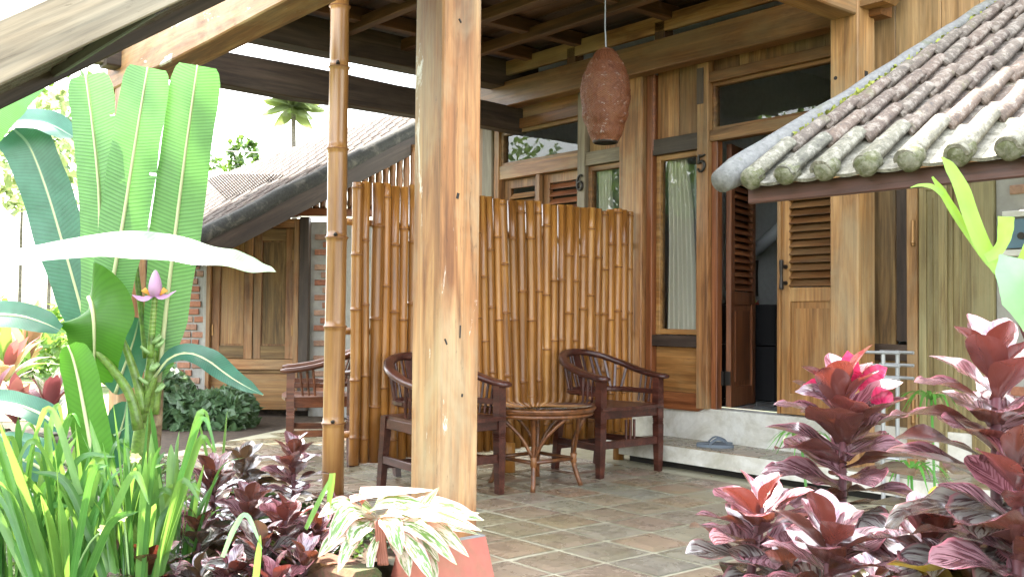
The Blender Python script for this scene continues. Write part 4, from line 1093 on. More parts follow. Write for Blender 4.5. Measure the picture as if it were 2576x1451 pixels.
for a in lg:
    G().tube(crom([pt(a, .33, th_ - .04), pt(a, .30, .42), pt(a, .245, .30), pt(a, .235, .17), pt(a, .255, .08), pt(a, .285, .0)], 14), [.015] * 14, 8).obj('leg', MT['rattan'], T, True)
    for s in (-1, 1):
        b_ = a + s * .66
        G().tube(crom([pt(a, .238, .19), pt(a + s * .30, .27, .33), pt(b_, .335, th_ - .05), pt(b_ + s * .10, .345, th_ - .035)], 12), .011, 8).obj('brace', MT['rattan'], T, True)
    G().lathe([(.017, -.03), (.021, -.025), (.019, 0), (.021, .025), (.017, .03)], 10, pt(a, .237, .175)).obj('binding', MT['node'], T, True)
for i in range(4): G().tube([pt(lg[i], .237, .17), pt(lg[(i + 1) % 4], .237, .17)], .012, 8).obj('shelf_cane', MT['rattan'], T, True)

# ------------------------------------------------------------------ lantern
lc = V((-4.445, 4.447, 0)); LN = thing('wicker_lantern', (lc.x, lc.y, 2.155), 'red woven barrel lantern hanging on a cord from the ceiling', 'lantern')
g = G(); vs = []; fs = []; uvs = []; n = 180; m_ = 110
keys = [(0, .080), (.1, .106), (.28, .140), (.5, .156), (.68, .147), (.85, .112), (.95, .076), (1, .052)]
for i in range(m_ + 1):
    t = i / m_; r = lerp_keys(keys, t)
    for k in range(n + 1):
        a = 2 * math.pi * k / n; q = 1 + .055 * MN.noise(V((math.cos(a) * 2.2, math.sin(a) * 2.2, t * 9))) + .045 * MN.noise(V((math.cos(a) * 9, math.sin(a) * 9, t * 22))) + .02 * MN.noise(V((math.cos(a) * 24, math.sin(a) * 24, t * 60)))
        q += .012 * math.sin(36 * a + math.pi * (int(t * 44) % 2))
        vs.append((r * q * math.cos(a), r * q * math.sin(a), .578 * t + .006 * MN.noise(V((math.cos(a) * 2, math.sin(a) * 2, t * 5))))); uvs.append((k / n, t))
for i in range(m_):
    for k in range(n): a = i * (n + 1) + k; fs.append((a, a + 1, a + n + 2, a + n + 1))
g.add(vs, fs, uvs); sh = g.obj('shade', MT['lantern'], LN, True, Matrix.Translation((lc.x, lc.y, 2.155)))
G().lathe([(.071, -.012), (.079, -.008), (.079, .006), (.071, .010)], 32).obj('bottom_ring', MT['iron'], LN, True, Matrix.Translation((lc.x, lc.y, 2.155)))
G().lathe([(.0, .572), (.04, .575), (.05, .582), (.0, .60)], 24).obj('top_cap', W['red'], LN, True, Matrix.Translation((lc.x, lc.y, 2.155)))
G().tube([(lc.x, lc.y, 2.74), (lc.x - .01, lc.y, 2.9), (lc.x - .012, lc.y + .004, 3.1), (lc.x - .02, lc.y, 3.35)], .005, 6).obj('cord', MT['steel'], LN)

# ------------------------------------------------------------------ flip-flops on the step
def flipflop(loc, rz, label):
    M = Matrix.Translation(loc) @ Matrix.Rotation(rz, 4, 'Z'); t = tag(link('flip_flop', None, None, M), label, 'flip-flop', 'pair of flip-flops')
    poly = []
    for i in range(28):
        a = 2 * math.pi * i / 28; x = .125 * math.cos(a); w = .043 + .012 * math.cos(a) - .006 * math.cos(2 * a); poly.append((x, w * math.sin(a)))
    G().prism(poly, .02, Matrix.Translation((0, 0, .002))).obj('sole', MT['rubber'], t, M=M)
    for s in (-1, 1): G().tube(crom([(.085, 0, .022), (.06, s * .012, .045), (.01, s * .042, .055), (-.035, s * .042, .022)], 12), .006, 6).obj('strap', MT['rubber'], t, True, M)
    return t
flipflop((-4.345, 5.415, .172), math.radians(38), 'grey rubber flip-flop lying on the tiled step, the front one of the pair')
flipflop((-4.415, 5.50, .172), math.radians(52), 'grey rubber flip-flop behind its twin against the white riser')

# ------------------------------------------------------------------ curtains, net, bed, keys
def curtain(x0, x1, z0, z1, y, folds, mat, label, tie=None, nm='curtain', ylast=0):
    g = G(); vs = []; fs = []; n = 60; m_ = 20
    for j in range(m_ + 1):
        z = z0 + (z1 - z0) * j / m_; t = j / m_
        for i in range(n + 1):
            q = i / n; xx = x0 + (x1 - x0) * q
            if tie: xx = x0 + (xx - x0) * lerp_keys(tie, t)
            vs.append((xx, y + .022 * math.sin(q * folds * 6.28 + .6 * math.sin(t * 3)) + .008 * MN.noise(V((q * 9, t * 3, 1))) + ylast * q, z))
    for j in range(m_):
        for i in range(n): a = j * (n + 1) + i; fs.append((a, a + 1, a + n + 2, a + n + 1))
    return tag(g.add(vs, fs).obj(nm, mat, None, True), label, 'curtain')
curtain(-5.09, -4.84, .95, 2.26, 5.775, 6, MT['cream'], 'cream curtain hanging inside the left of the window beside door 5', [(0, 1.1), (.35, 1.05), (.7, .95), (1, .75)])
curtain(-4.88, -4.71, .95, 2.2, 5.83, 5, MT['greycurt'], 'blue-grey curtain inside the right of the window beside door 5')
curtain(-5.84, -5.64, .95, 2.26, 5.775, 4, MT['cream'], 'pale curtain inside the window beside door 6', [(0, 1.1), (1, .7)])
bd = thing('bed', (-4.3, 8.0, .41), 'dark draped bed deep inside the room behind door 5', 'bed')
G().box((-4.98, 7.5, .62), (.6, 1.9, .42)).obj('bed_frame', MT['black'], bd); G().box((-4.98, 7.5, 1.0), (.58, 1.86, .32)).obj('mattress', MT['black'], bd)
nt_ = thing('mosquito_net', (-4.4, 8.0, 2.9), 'pale mosquito net gathered above the bed behind door 5', 'net')
g = G(); g.lathe([(.03, 0), (.06, -.15), (.3, -.6), (.7, -1.2), (.95, -1.75)], 24, (-4.7, 8.4, 2.95)); g.obj('net_skirt', MT['net'], nt_, True)
G().tube([(-5.2, 7.0, 1.62), (-4.75, 7.1, 2.0)], .055, 10).obj('rolled_edge', MT['net'], nt_, True)
def keys(p, L_, cols, label):
    t = thing('key_bunch', p, label, 'keys'); p = V(p)
    G().tube([p, p + V((.004, 0, -L_ / 2)), p + V((0, 0, -L_))], .003, 6).obj('cord', MT['steel'], t)
    for i, c in enumerate(cols):
        q = p + V((.022 * (i - 1), -.012 * i, -L_ - .03)); M = Matrix.Translation(q) @ Matrix.Rotation(.3 * (i - 1), 4, 'Y') @ Matrix.Rotation(.4, 4, 'Z')
        G().box((0, 0, 0), (.03, .006, .05)).tube([(0, 0, .025), (0, 0, .045)], .005, 6).obj('key_fob', plain('fob_%s' % 'abcdefgh'[i + (3 if L_ > .1 else 0)], c, .4), t, M=M)
kp = pd(1903, 742, 8.55)
keys(kp, .06, [(.05, .10, .35), (.45, .55, .08), (.6, .10, .06)], 'bunch of blue, yellow and red key fobs on the open door')
keys(kp + V((.01, .0, -.09)), .28, [(.65, .58, .4), (.5, .05, .06)], 'cream and red key tags hanging lower on a long cord')
G_ = G(); G_.tube([pd(1902, 745, 8.5), pd(1903, 690, 8.5), pd(1903, 655, 8.5)], [.02, .012, .018], 8)
tag(G_.obj('door_pull', MT['iron'], None), 'turned dark pull handle on the edge of the open door', 'handle')
# ------------------------------------------------------------------ drying rack, blue panel, yellow coil at the right
rk = thing('towel_rack', (-3.05, 5.1, 0), 'white metal towel rack standing by the wall behind the plants', 'rack')
rx, ry = -2.93, 5.05
for x in (-2.90,):
    for yy in (5.05, 5.2): G().tube([(x, yy, 0), (x, yy, .88)], .012, 8).obj('upright', MT['steel'], rk)
for z in (.87, .80, .73, .30):
    for yy in (5.05, 5.2): G().tube([(-3.0, yy - .008, z), (-2.80, yy - .008, z)], .009, 8).obj('rail', MT['steel'], rk)
pb = py(2524, 535, 5.66); pe = py(2600, 640, 5.66)
bp_ = thing('framed_panel', (pb.x + .15, 5.66, pe.z), 'blue panel in a white frame on the plaster wall at right', 'panel')
G().box((pb.x + .16, 5.675, (pb.z + pe.z) / 2), (.30, .03, .16)).obj('blue_face', MT['bluep'], bp_)
for z in (pb.z - .012, pe.z + .012): G().bar((pb.x, 5.66, z), (pb.x + .34, 5.66, z), .03, .035).obj('frame_bar', MT['whitef'], bp_)
G().tube([(pb.x + .10, 5.655, (pb.z + pe.z) / 2 - .015), (pb.x + .10, 5.645, (pb.z + pe.z) / 2 - .015)], .02, 12).obj('knob', MT['iron'], bp_)
yc = pd(2358, 1245, 3.6)
tag(G().tube([yc + CR * (.026 * math.cos(a)) + CU * (.026 * math.sin(a)) for a in [i * 2 * math.pi / 20 for i in range(21)]], .007, 8, False).obj('hose_ring', MT['yellow'], None, True), 'small yellow plastic ring hanging among the right plants', 'ring')
# ------------------------------------------------------------------ banana plants
toC = lambda p: (CC - p).normalized()
BNx = pd(352, 1250, 4.5)
BN = thing('banana_plant', (BNx.x, BNx.y, -.1), 'banana plant with three tall pale upright leaves and a mauve flower bud', 'plant')
BN2 = thing('banana_plant', pd(-140, 1250, 4.2).to_tuple(), 'banana plant at far left reaching in with a broad sunlit horizontal leaf', 'plant')
def bleaf(par, sp, hw, dep, mat, face=1.0, up=0.0, side=0.0, prof=None, fold=.10, wav=.05, wf=2.2, nv=28, curl=0., mid=True, seed=0, rib=.011, rag=0., tears=()):
    """sp: photo pixels along the midrib; hw half width in pixels; dep depth(s); face>0 turns the upper side to us, <0 the underside"""
    n = len(sp); dd = dep if hasattr(dep, '__len__') else [dep] * n
    pts = [pd(x, y, dd[i]) for i, (x, y) in enumerate(sp)]
    k = hw * (sum(dd) / n) / FPX
    prof = prof or [(0, .15), (.08, .55), (.25, .95), (.55, 1), (.8, .92), (.93, .7), (1, .25)]
    keys = [(a, b * k) for a, b in prof]
    nrm = (-CF * face + UP * up + CR * side).normalized()
    g = G(); ribbon(g, pts, keys, nrm, fold, wav, wf, curl, 8, nv, seed, 0., rag, tears); lf = g.obj('leaf', mat, par, True)
    if mid:
        c = crom(pts, 14); o = -nrm if face < 0 else -nrm
        G().tube([p + (-nrm) * .004 for p in c], [rib * (1 - .7 * i / 13) for i in range(14)], 6).obj('midrib', plainrib, lf, True)
    return lf
plainrib = plain('leaf_rib', (.46, .48, .26), .5)
CUT = [(0, .12), (.06, .5), (.2, .85), (.45, 1), (.8, 1.0), (.94, .97), (.98, .88), (1, .74)]
# tall upright leaves, we see their undersides
bleaf(BN, [(246, 900), (248, 800), (252, 640), (250, 480), (234, 320), (216, 188)], 66, 4.55, L['banana'], -1, -.1, .25, CUT, .12, .03, 2, nv=130, seed=1, tears=((.55, 1, .12), (.83, -1, .2)))
bleaf(BN, [(262, 840), (278, 740), (303, 600), (330, 430), (352, 290), (372, 170)], 60, 4.40, L['banana'], -1, -.1, -.1, CUT, .06, .04, 2, nv=130, seed=2, tears=((.88, 1, .12), (.6, -1, .2)))
bleaf(BN, [(400, 960), (416, 800), (437, 620), (458, 450), (478, 300), (497, 165)], 62, 4.46, L['banana'], -1, -.1, -.2, CUT, .08, .03, 2, nv=130, seed=3, tears=((.8, 1, .12), (.5, -1, .2)))
# darker leaves behind at the left
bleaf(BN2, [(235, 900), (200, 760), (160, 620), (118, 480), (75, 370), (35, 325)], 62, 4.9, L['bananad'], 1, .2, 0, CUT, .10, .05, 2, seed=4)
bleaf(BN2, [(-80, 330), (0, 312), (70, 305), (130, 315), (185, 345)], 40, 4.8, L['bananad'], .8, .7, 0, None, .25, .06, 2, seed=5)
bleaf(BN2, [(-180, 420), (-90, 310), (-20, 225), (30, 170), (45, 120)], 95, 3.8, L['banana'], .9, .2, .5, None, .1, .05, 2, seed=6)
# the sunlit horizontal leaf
bleaf(BN2, [(-160, 700), (-40, 662), (120, 632), (300, 622), (450, 625), (560, 650), (640, 668), (688, 676)], 58, [4.0, 4.0, 4.0, 4.0, 4.0, 4.0, 4.05, 4.1], L['bananasun'], .6, .8, -.2, [(0, .8), (.15, 1), (.5, .95), (.75, .72), (.9, .5), (.97, .45), (1, .36)], .05, .16, 2.6, nv=60, seed=7, rag=.3)
# backlit hanging leaf, folded over at its top
bleaf(BN, [(225, 748), (231, 766), (236, 800), (238, 850), (238, 900), (240, 960)], 100, [4.35, 4.28, 4.25, 4.26, 4.3, 4.34], L['bananab'], -.9, .2, 0, [(0, .8), (.1, 1.0), (.4, .98), (.6, .75), (.85, .6), (1, .4)], .05, .10, 1.6, seed=8)
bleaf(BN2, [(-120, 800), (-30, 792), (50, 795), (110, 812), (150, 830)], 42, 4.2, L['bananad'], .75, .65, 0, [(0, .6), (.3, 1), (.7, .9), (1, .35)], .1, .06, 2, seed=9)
bleaf(BN, [(248, 1190), (236, 1150), (219, 1060), (200, 960), (185, 900), (172, 868)], 58, 4.05, L['bananab'], -1, 0, .3, [(0, .9), (.3, 1), (.7, .98), (.9, .75), (1, .4)], .12, .03, 2, seed=10)
bleaf(BN, [(392, 945), (425, 903), (470, 888), (520, 905), (575, 945), (625, 975), (662, 992)], 34, [4.4, 4.38, 4.36, 4.34, 4.32, 4.3, 4.3], L['bananad'], .7, .75, .1, [(0, .2), (.2, .8), (.5, 1), (.8, .6), (1, .05)], .2, .08, 2.5, seed=11)
bleaf(BN, [(290, 990), (310, 930), (335, 860), (350, 800)], 52, 4.75, L['bananad'], .9, .2, .2, None, .1, .05, 2, seed=12)
bleaf(BN, [(250, 1190), (285, 1130), (310, 1060), (318, 1010)], 40, 4.7, L['bananad'], .9, .2, .2, None, .1, .05, 2, seed=13)
bleaf(BN, [(395, 960), (402, 850), (420, 780), (440, 730)], 50, 4.8, L['banana'], -.9, .0, -.4, None, .1, .03, 2, seed=14)
# low leaves at the left
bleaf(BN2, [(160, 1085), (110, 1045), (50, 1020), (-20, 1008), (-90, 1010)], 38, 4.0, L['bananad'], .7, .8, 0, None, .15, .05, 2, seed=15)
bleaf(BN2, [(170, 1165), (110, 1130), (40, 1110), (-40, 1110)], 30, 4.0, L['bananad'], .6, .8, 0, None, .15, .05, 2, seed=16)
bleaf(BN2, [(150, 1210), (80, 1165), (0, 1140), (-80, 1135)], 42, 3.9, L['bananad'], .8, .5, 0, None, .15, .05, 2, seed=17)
def stalk(par, sp, dep, r0, r1, mat, nm='petiole', n=14):
    pts = crom([pd(x, y, dep if not hasattr(dep, '__len__') else dep[i]) for i, (x, y) in enumerate(sp)], n)
    return G().tube(pts, [r0 + (r1 - r0) * i / (n - 1) for i in range(n)], 10).obj(nm, mat, par, True)
stalk(BN, [(340, 1420), (338, 1300), (345, 1200), (358, 1080), (372, 1000), (380, 930), (384, 880)], 4.45, .052, .020, MT['bstem'], 'pseudostem', 20)
stalk(BN, [(352, 1420), (360, 1250), (380, 1130), (390, 1040), (396, 940)], 4.5, .050, .028, MT['dstem'], 'dry_sheath', 16)
stalk(BN, [(348, 1080), (330, 1000), (285, 930), (230, 868), (195, 835)], 4.3, .024, .012, MT['bstem'])
stalk(BN, [(362, 1040), (345, 960), (322, 890), (305, 850)], 4.42, .022, .014, MT['bstem'])
stalk(BN, [(356, 1060), (378, 980), (392, 945)], 4.42, .018, .012, MT['bstem'])
stalk(BN, [(388, 1040), (400, 940), (410, 850), (416, 800)], 4.47, .022, .013, MT['bstem'])
stalk(BN, [(368, 900), (358, 800), (345, 700), (340, 640)], 4.5, .016, .011, MT['bstem'])
stalk(BN, [(240, 1200), (244, 1100), (246, 960), (254, 890)], 4.56, .02, .012, MT['bstem'])
stalk(BN2, [(-140, 1300), (-120, 1000), (-90, 800), (-60, 690)], 4.0, .07, .03, MT['bstem'], 'pseudostem')
# flower: stalk, bud, spread bracts, orange florets, rows of small fruits
stalk(BN, [(378, 900), (382, 840), (386, 790), (390, 745)], 4.40, .016, .012, MT['bstem'], 'flower_stalk')
for k in range(9): G().lathe([(.0135, -.0015), (.016, 0), (.0135, .0015)], 10, pd(382.5 + k * .9, 838 - k * 10, 4.40)).obj('stalk_ring', plain('stalk_scar', (.42, .48, .22), .6) if k == 0 else D.materials['stalk_scar'], BN, True)
bpos = pd(390, 748, 4.39); g = G()
g.lathe([(0, 0), (.020, .008), (.029, .03), (.029, .05), (.023, .08), (.014, .104), (.006, .118), (0, .121)], 16, bpos); g.obj('flower_bud', MT['petal'], BN, True)
for sx, tip, lift in ((-1, (332, 742), .0), (1, (444, 731), .02)):
    tp = pd(tip[0], tip[1], 4.36); g = G(); md = bpos.lerp(tp, .5) + V((0, 0, -.018))
    ribbon(g, [bpos + V((0, 0, .01)), md, tp], [(0, .010), (.35, .024), (.7, .018), (1, .002)], (UP - CF * .6), .3, .0, 1, 0, 4, 12); g.obj('bract', MT['petal'], BN, True)
for k in range(8):
    s = -1 if k < 4 else 1; a = bpos + CR * (s * .022) + V((0, 0, .012)); b_ = a + CR * (s * (.02 + .005 * (k % 4))) + V((0, 0, .03 - .004 * (k % 4))) - CF * .01
    G().tube([a, b_], [.005, .004], 6).obj('floret', MT['orangefl'], BN, True)
for (x, y, s, n) in ((384, 862, 1, 4), (376, 888, -1, 4), (392, 872, 1, 4), (379, 932, 1, 6), (372, 965, -1, 3), (392, 985, 1, 4)):
    for k in range(n):
        a = pd(x, y, 4.39); q = (k - n / 2) * .32
        d_ = (CR * (s * math.cos(q) * .8 + .15 * (k - n / 2)) + UP * .45 - CF * math.sin(q) * .6).normalized()
        G().tube([a, a + d_ * .022, a + d_ * .045 + UP * .006], [.008, .0095, .005], 7).obj('fruit', MT['greenfr'], BN, True)

# ------------------------------------------------------------------ strap-leaved iris clumps, lower left
def blade(par, base, tip, lift, w, mat, seed, kink=False):
    base, tip = V(base), V(tip); mid = base.lerp(tip, .5) + V((0, 0, lift)); rr = random.Random(seed)
    if kink: pts = [base, base.lerp(tip, .55) + V((0, 0, lift * 1.4)), base.lerp(tip, .8) + V((0, 0, lift * 1.5)), tip]
    else: pts = [base, base.lerp(tip, .3) + V((0, 0, lift * .75)), mid + (tip - base) * .1, tip]
    g = G(); a = rr.uniform(-1.2, 1.2); nr = (-CF * math.cos(a) + CR * math.sin(a) + UP * .45).normalized()
    ribbon(g, pts, [(0, w * .75), (.3, w), (.7, w * .9), (.9, w * .5), (1, w * .06)], nr, .22, .0, 1, 0, 4, 18, seed, rr.uniform(-.5, .5))
    return g.obj('leaf', mat, par, True)
ir = [(30, 1500, 3.75, 'tall sunlit strap-leaved iris clump in the bottom left corner'), (150, 1530, 3.6, 'strap-leaved iris clump second from the left edge, with broad white-lit blades'),
      (245, 1540, 3.8, 'strap-leaved iris clump below the banana stem with pale yellow flowers'), (330, 1530, 3.65, 'strap-leaved iris clump between the banana stem and the purple cordylines'),
      (420, 1500, 3.95, 'upright narrow iris clump just left of the purple cordylines'), (90, 1430, 4.3, 'iris clump behind the others at far left, partly in shade')]
for n_, (x, y, dd, lab) in enumerate(ir):
    b0 = pd(x, y, dd); t = thing('iris_clump', b0, lab, 'plant', 'strap-leaved irises in the left bed')
    nb = 30 if n_ < 4 else 20
    for k in range(nb):
        rr = random.Random(n_ * 100 + k); f = (k + .5) / nb * 2 - 1; f += rr.uniform(-.15, .15)
        hgt = rr.uniform(.24, .66) * (1 - .25 * abs(f)); out = f * rr.uniform(.16, .55) - .05; dp = rr.uniform(-.16, .16)
        tip = b0 + CR * out + Fh * dp + V((0, 0, hgt + .12)); base = b0 + CR * (f * .07) + Fh * rr.uniform(-.05, .05)
        blade(t, base, tip, rr.uniform(.06, .24) * abs(f) + .02, rr.uniform(.010, .019), L['lilyd' if rr.random() < .45 else 'lily'], n_ * 50 + k, rr.random() < .25)
    if n_ in (2, 3, 1):
        for fx, fy in {2: [(343, 1150), (313, 1243)], 3: [(308, 1297)], 1: [(265, 1330)]}[n_]:
            fp = pd(fx, fy, dd - .05); G().tube(crom([b0, b0.lerp(fp, .6) + V((0, 0, .05)), fp], 8), .004, 6).obj('flower_stem', MT['greenfr'], t, True)
            for j in range(6):
                a = j * 1.047; dv = (CR * math.cos(a) + UP * math.sin(a) * .7 - CF * .5).normalized(); g = G()
                ribbon(g, [fp, fp + dv * .014, fp + dv * .026], [(0, .004), (.5, .009), (1, .003)], -CF + UP * .3, .2, 0, 1, 0, 2, 5); g.obj('petal', MT['yfl'], t, True)
# a few single blades that stand out in front
t = thing('iris_clump', pd(395, 1480, 3.85), 'pair of tall white-edged strap leaves rising beside the banana stem', 'plant', 'strap-leaved irises in the left bed')
for bx, by, tx_, ty_, w in ((395, 1480, 380, 1090, .024), (430, 1480, 448, 1150, .019), (408, 1480, 400, 1190, .021)): blade(t, pd(bx, by, 3.85), pd(tx_, ty_, 3.9), .02, w, L['lily'], bx)
t = thing('iris_clump', pd(560, 1330, 4.4), 'thin upright blades behind the dark cordylines, one with a pale edge', 'plant', 'strap-leaved irises in the left bed')
for bx, by, tx_, ty_, w in ((552, 1300, 497, 1042, .013), (548, 1300, 533, 1085, .010), (552, 1300, 572, 1032, .014)): blade(t, pd(bx, by, 4.5), pd(tx_, ty_, 4.6), .02, w, L['lily'], bx)
t = thing('iris_clump', pd(800, 1400, 3.7), 'bent yellow-green strap leaves between the cordylines and the white plant', 'plant', 'strap-leaved irises in the left bed')
blade(t, pd(770, 1330, 3.7), pd(838, 1190, 3.7), .0, .014, L['lily'], 3); blade(t, pd(838, 1190, 3.7), pd(826, 1305, 3.65), .0, .020, L['fern'], 4)
blade(t, pd(560, 1400, 3.3), pd(660, 1380, 3.3), .12, .009, L['paleleaf'], 5); blade(t, pd(640, 1480, 3.3), pd(655, 1345, 3.3), .0, .012, L['lily'], 6)

# ------------------------------------------------------------------ cordylines
def leafproto(name, Ln, W_, arch, mat, fold=.3, wav=.1, seed=0, prof=None):
    pts = []; x = z = 0.0; n = 14; th = 0
    for i in range(n):
        pts.append(V((x, 0, z))); t = i / (n - 1); th = -arch * t ** 1.25; x += Ln / n * math.cos(th); z += Ln / n * math.sin(th)
    g = G(); ribbon(g, pts, [(a, b * W_) for a, b in (prof or [(0, .28), (.13, .34), (.26, .66), (.42, .95), (.58, 1.02), (.74, .92), (.87, .62), (.95, .32), (1, .03)])], UP, fold, wav, 1.7, 0, 6, 15, seed)
    return g.mesh(name, mat, True)
LP = {}
for key in ('cy', 'cm', 'co', 'cg'):
    LP[key] = [leafproto('cordyline_leaf', .20, .041 * q, a, L[key], f, w_, s) for s, (q, a, f, w_) in enumerate(((1, .35, .36, .10), (1.15, .7, .22, .18), (1.05, 1.05, .12, .26), (1.2, .5, .26, .16)))]
def cordyline(tip, Hc, n, size, label, pal, rz=0, group='cordyline plants', lean=(0, 0), upright=1.25, low=-.35, wid=1.0):
    """tip: crown centre; leaves spiral down the stem for Hc metres"""
    tip = V(tip); base = tip - V((lean[0], lean[1], Hc)); t = thing('cordyline', (base.x, base.y, base.z - .25), label, 'plant', group)
    g = G(); g.tube([base - V((0, 0, .25)), base, tip], [.016 * size / .9, .014, .008], 8); g.obj('stem', MT['cstem'], t, True)
    for k in range(n):
        q = k / (n - 1); rr = random.Random(int(tip.x * 1000) + k * 7)
        el = upright + (low - upright) * (q ** .75) + rr.uniform(-.16, .16); azm = rz + k * 2.399 + rr.uniform(-.25, .25)
        p = tip.lerp(base, q ** 1.1)
        key = pal[0] if q < .22 else pal[1] if q < .55 else pal[2]
        if rr.random() < .12: key = pal[1]
        v = 0 if q < .2 else rr.choice((0, 1, 1, 3)) if q < .6 else rr.choice((1, 2, 2, 3))
        s = size * (.62 + .55 * min(1, q * 2.2)) * rr.uniform(.85, 1.12)
        M = Matrix.Translation(p) @ Matrix.Rotation(azm, 4, 'Z') @ Matrix.Rotation(-el, 4, 'Y') @ Matrix.Rotation(rr.uniform(-.35, .35), 4, 'X') @ Matrix.Diagonal((s, s * wid, s, 1))
        link('leaf', LP[key][v], t, M)
    return t
gl = 'small cordylines of the left bed'
cl = [(613, 1165, 4.75, .26, 22, .80, 'dark purple cordyline behind the others, straight below the shutters', ('co', 'co', 'co')),
      (740, 1135, 4.6, .32, 26, .78, 'tallest left-bed cordyline, pale pink leaves beside the bamboo pole', ('cm', 'cm', 'co')),
      (537, 1196, 4.3, .30, 26, .82, 'cordyline with white sunlit crown at the left end of the bed cluster', ('cm', 'cm', 'co')),
      (627, 1258, 4.05, .24, 22, .72, 'bronze cordyline in the middle of the left cluster', ('cm', 'cm', 'cg')),
      (717, 1300, 3.8, .26, 26, .78, 'red-hearted cordyline in front of the tall one, left of the variegated plant', ('cy', 'cm', 'co')),
      (378, 1420, 3.7, .22, 20, .78, 'crimson-hearted cordyline at the bottom among the iris blades', ('cy', 'cm', 'co')),
      (580, 1435, 3.6, .20, 20, .70, 'low pink cordyline at the bottom edge beneath the cluster', ('cy', 'cm', 'co')),
      (765, 1405, 3.6, .22, 20, .66, 'dark green-purple cordyline at the bottom beside the mossy planter edge', ('cm', 'co', 'co'))]
cl += [(500, 1330, 3.95, .24, 20, .78, 'bronze-purple cordyline at the lower left of the cluster beside the iris blades', ('cm', 'co', 'co')),
       (655, 1375, 3.65, .22, 20, .80, 'dark cordyline low in the middle of the cluster, its leaves hanging over the planter edge', ('cm', 'co', 'cg')),
       (500, 1445, 3.7, .20, 18, .74, 'olive-purple cordyline at the bottom between the crimson and the low pink one', ('co', 'co', 'cg')),
       (690, 1455, 3.5, .20, 18, .76, 'pink-flushed cordyline at the bottom edge, right of the low pink one', ('cy', 'cm', 'co')),
       (800, 1330, 3.85, .24, 18, .66, 'small dark cordyline squeezed between the cluster and the white plant', ('cm', 'co', 'co'))]
for i, (x, y, dd, hc, n, s, lab, pal) in enumerate(cl): cordyline(pd(x, y, dd), hc * 1.35, int(n * 1.4), s * 1.25, lab, pal, i * 1.3, gl, wid=1.25)
gr = 'large cordylines at the right'
cordyline(pd(2120, 975, 2.75), 0.572, 50, 1.13, 'tall cordyline in front of the door steps with a magenta crown', ('cy', 'cm', 'co'), .4, gr, (.0, .0), 1.2, -.25, 1.2)
cordyline(pd(1915, 1275, 2.45), 0.242, 30, 0.92, 'cordyline at the left of the right-hand group, leaves over the tiles', ('cy', 'cm', 'co'), 1.1, gr, (.03, .02), 1.2, -.3, 1.2)
cordyline(pd(2085, 1345, 2.15), 0.242, 30, 0.90, 'cordyline in the middle of the bottom right, pink heart facing up', ('cy', 'cm', 'co'), 2.3, gr, (0, 0), 1.2, -.3, 1.25)
cordyline(pd(2330, 1345, 2.1), 0.264, 32, 0.92, 'cordyline at bottom right between the middle one and the large corner one', ('cy', 'cm', 'cg'), .2, gr, (0, 0), 1.2, -.3, 1.2)
cordyline(pd(2505, 905, 1.95), 0.462, 45, 0.98, 'very tall red cordyline at the right edge, its crown before the green door', ('cy', 'cm', 'co'), 3.0, gr, (0, 0), 1.15, -.25, 1.2)
cordyline(pd(2560, 1175, 1.8), 0.440, 39, 0.95, 'big near cordyline cut by the right edge of the view', ('cy', 'cm', 'cg'), 5.0, gr, (0, 0), 1.1, -.3, 1.25)
cordyline(pd(1985, 1420, 2.3), 0.220, 23, 0.88, 'dark low cordyline at the bottom edge beneath the left of the right-hand group', ('cm', 'co', 'co'), 4.0, gr, (0, 0), 1.0, -.4, 1.2)
cordyline(pd(2200, 1450, 2.3), 0.220, 26, 0.88, 'olive low cordyline at the bottom edge beneath the middle pink one', ('cm', 'cg', 'co'), 1.0, gr, (0, 0), 1.0, -.4, 1.2)
cordyline(pd(2440, 1430, 1.9), 0.220, 26, 0.88, 'low cordyline in the bottom right corner under the large one', ('cm', 'cg', 'co'), 2.0, gr, (0, 0), 1.0, -.4, 1.2)
# magenta bracts on the tall one's crown
mg = thing('magenta_bracts', pd(2150, 960, 2.85), 'crumpled magenta young leaves topping the tall cordyline', 'flower')
for i, (x0, y0, x1, y1, w, dd) in enumerate(((2135, 985, 2132, 882, 26, 2.8), (2150, 985, 2165, 935, 22, 2.78), (2165, 985, 2232, 925, 24, 2.8), (2190, 1010, 2248, 1012, 26, 2.72), (2120, 990, 2020, 968, 18, 2.8), (2105, 1005, 2000, 985, 20, 2.78), (2180, 1000, 2240, 965, 20, 2.85))):
    g = G(); a, b_ = pd(x0, y0, dd), pd(x1, y1, dd - .02); ribbon(g, [a, a.lerp(b_, .5) + V((0, 0, .012)), b_], [(0, .2 * w * dd / FPX), (.4, w * dd / FPX), (.75, .8 * w * dd / FPX), (1, .05 * w * dd / FPX)], -CF + UP * .5, .35, .2, 2, 0, 6, 14, i); g.obj('bract', L['pink'] if i != 5 else L['cm'], mg, True)

